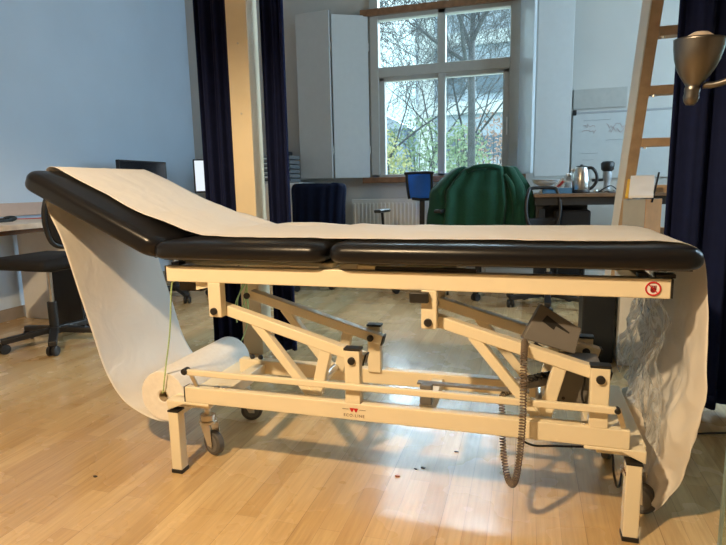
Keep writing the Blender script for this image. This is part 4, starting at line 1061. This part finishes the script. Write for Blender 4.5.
# ---------------------------------------------------------------- light
w = bpy.data.worlds.new('overcast'); bpy.context.scene.world = w; w.use_nodes = True
nt = w.node_tree; nt.nodes.clear(); L = nt.links
out = nt.nodes.new('ShaderNodeOutputWorld'); bg = nt.nodes.new('ShaderNodeBackground')
tc = nt.nodes.new('ShaderNodeTexCoord'); sp = nt.nodes.new('ShaderNodeSeparateXYZ'); L.new(tc.outputs['Generated'], sp.inputs[0])
rp_ = nt.nodes.new('ShaderNodeValToRGB'); e = rp_.color_ramp.elements
e[0].position = .0; e[0].color = (.24, .36, .40, 1); e[1].position = .9; e[1].color = (1, 1, 1, 1)
k = e.new(.12); k.color = (.32, .48, .53, 1); k = e.new(.24); k.color = (.42, .60, .66, 1); k = e.new(.42); k.color = (.70, .90, 1, 1)
L.new(sp.outputs['Z'], rp_.inputs['Fac']); L.new(rp_.outputs['Color'], bg.inputs['Color']); bg.inputs['Strength'].default_value = 3.6
L.new(bg.outputs[0], out.inputs[0])

def area(name, loc, rot, sx, sy, power, col, portal=False, spread=None):
    l = bpy.data.lights.new(name, 'AREA'); l.shape = 'RECTANGLE'; l.size = sx; l.size_y = sy; l.energy = power; l.color = col
    o = bpy.data.objects.new(name, l); o.location = loc; o.rotation_euler = rot; C.objects.link(o)
    if portal: l.cycles.is_portal = True
    if spread: l.spread = spread
    return o
area('window_portal', (-.86, YW+.27, 2.13), (R(-90), 0, 0), 1.5, 2.1, 1, (1, 1, 1), portal=True)
# soft daylight entering from high outside the window
s = bpy.data.lights.new('daylight', 'SUN'); s.energy = 26; s.angle = R(60); s.color = (.62, .82, 1)
so_ = bpy.data.objects.new('daylight', s); so_.rotation_euler = Vector((-.22, -1, -.78)).to_track_quat('-Z', 'Y').to_euler(); C.objects.link(so_)

area('added_side_daylight', (XR+.35, 4.3, 2.1), (0, R(90), 0), 2.0, 2.1, 135, (.55, .77, 1))  # added lamp outside the unseen side window, lifts the daylight indoors
# ceiling spot fixture in front of the couch (behind the viewer)
def ceiling_lamp(x, y, z, power, col, size, label):
    T = thing('ceiling_lamp', (x, y, ZC), label, 'lamp')
    MB().cyl((x, y, z+.07), (x, y, ZC), .012).build('stem', M_WHITE, T)
    MB().lathe((x, y, z), [(.10, 0), (.10, .01), (.07, .08), (0, .085)]).build('shade', M_WHITE, T, smooth=True)
    l = bpy.data.lights.new('warm_bulb', 'SPOT'); l.energy = power; l.color = col; l.shadow_soft_size = size; l.spot_size = R(160); l.spot_blend = .25
    o = bpy.data.objects.new('warm_bulb', l); o.location = (x, y, z-.02); C.objects.link(o)
ceiling_lamp(-1.05, -.28, 2.42, 345, (1, .72, .42), .05, 'white ceiling lamp shining warm light over the couch')

# every separate piece of these small fittings becomes a part of its own
SPLIT = {'caster_crossbar', 'sleeve', 'spacer', 'pedal_knob', 'pedal_link', 'end_cap', 'mattress_support', 'rail_bolt', 'rear_rail_knob', 'hinge', 'housing_screw', 'logo_line', 'head_support', 'screw', 'leg_sticker', 'grey_scribble', 'red_scribble', 'bolt_cap', 'spoons'}
def split_loose(o):
    me = o.data; n = len(me.vertices); par = list(range(n))
    def find(a):
        while par[a] != a: par[a] = par[par[a]]; a = par[a]
        return a
    for e in me.edges:
        a, b = find(e.vertices[0]), find(e.vertices[1])
        if a != b: par[a] = b
    roots = sorted({find(i) for i in range(n)})
    if len(roots) < 2: return
    for k, rt_ in enumerate(roots):
        bm = bmesh.new(); bm.from_mesh(me); bm.verts.ensure_lookup_table()
        bmesh.ops.delete(bm, geom=[v for v in bm.verts if find(v.index) != rt_], context='VERTS')
        m2 = bpy.data.meshes.new(me.name); bm.to_mesh(m2); bm.free(); 
        for mt in me.materials: m2.materials.append(mt)
        c = o.copy(); c.data = m2; C.objects.link(c)
    bpy.data.objects.remove(o)
for o in [x for x in bpy.data.objects if x.type == 'MESH' and x.name.split('.')[0] in SPLIT]: split_loose(o)
for x in list(bpy.data.objects):
    if x.name.startswith('spoons'): x.name = 'spoon'

# ---------------------------------------------------------------- camera
cam = bpy.data.cameras.new('camera'); co = bpy.data.objects.new('camera', cam); C.objects.link(co)
p_, r_, y_ = R(9.0), R(1.15), R(16.8)
fw = Vector((-math.sin(y_)*math.cos(p_), math.cos(y_)*math.cos(p_), -math.sin(p_)))
rt = Vector((math.cos(y_), math.sin(y_), 0)); dn = fw.cross(rt)
r2 = rt*math.cos(r_)+dn*math.sin(r_); d2 = -rt*math.sin(r_)+dn*math.cos(r_)
M4 = Matrix(((r2.x, -d2.x, -fw.x, 0), (r2.y, -d2.y, -fw.y, 0), (r2.z, -d2.z, -fw.z, .97), (0, 0, 0, 1)))
co.matrix_world = M4
cam.sensor_width = 36; cam.lens = 545/726*36; cam.clip_start = .02; cam.clip_end = 200
bpy.context.scene.camera = co
sc_ = bpy.context.scene
sc_.view_settings.view_transform = 'Standard'; sc_.view_settings.look = 'None'; sc_.view_settings.exposure = .1; sc_.view_settings.gamma = 1
sc_.view_settings.use_curve_mapping = False
sc_.cycles.use_denoising = True
sc_.cycles.max_bounces = 8; sc_.cycles.transparent_max_bounces = 16
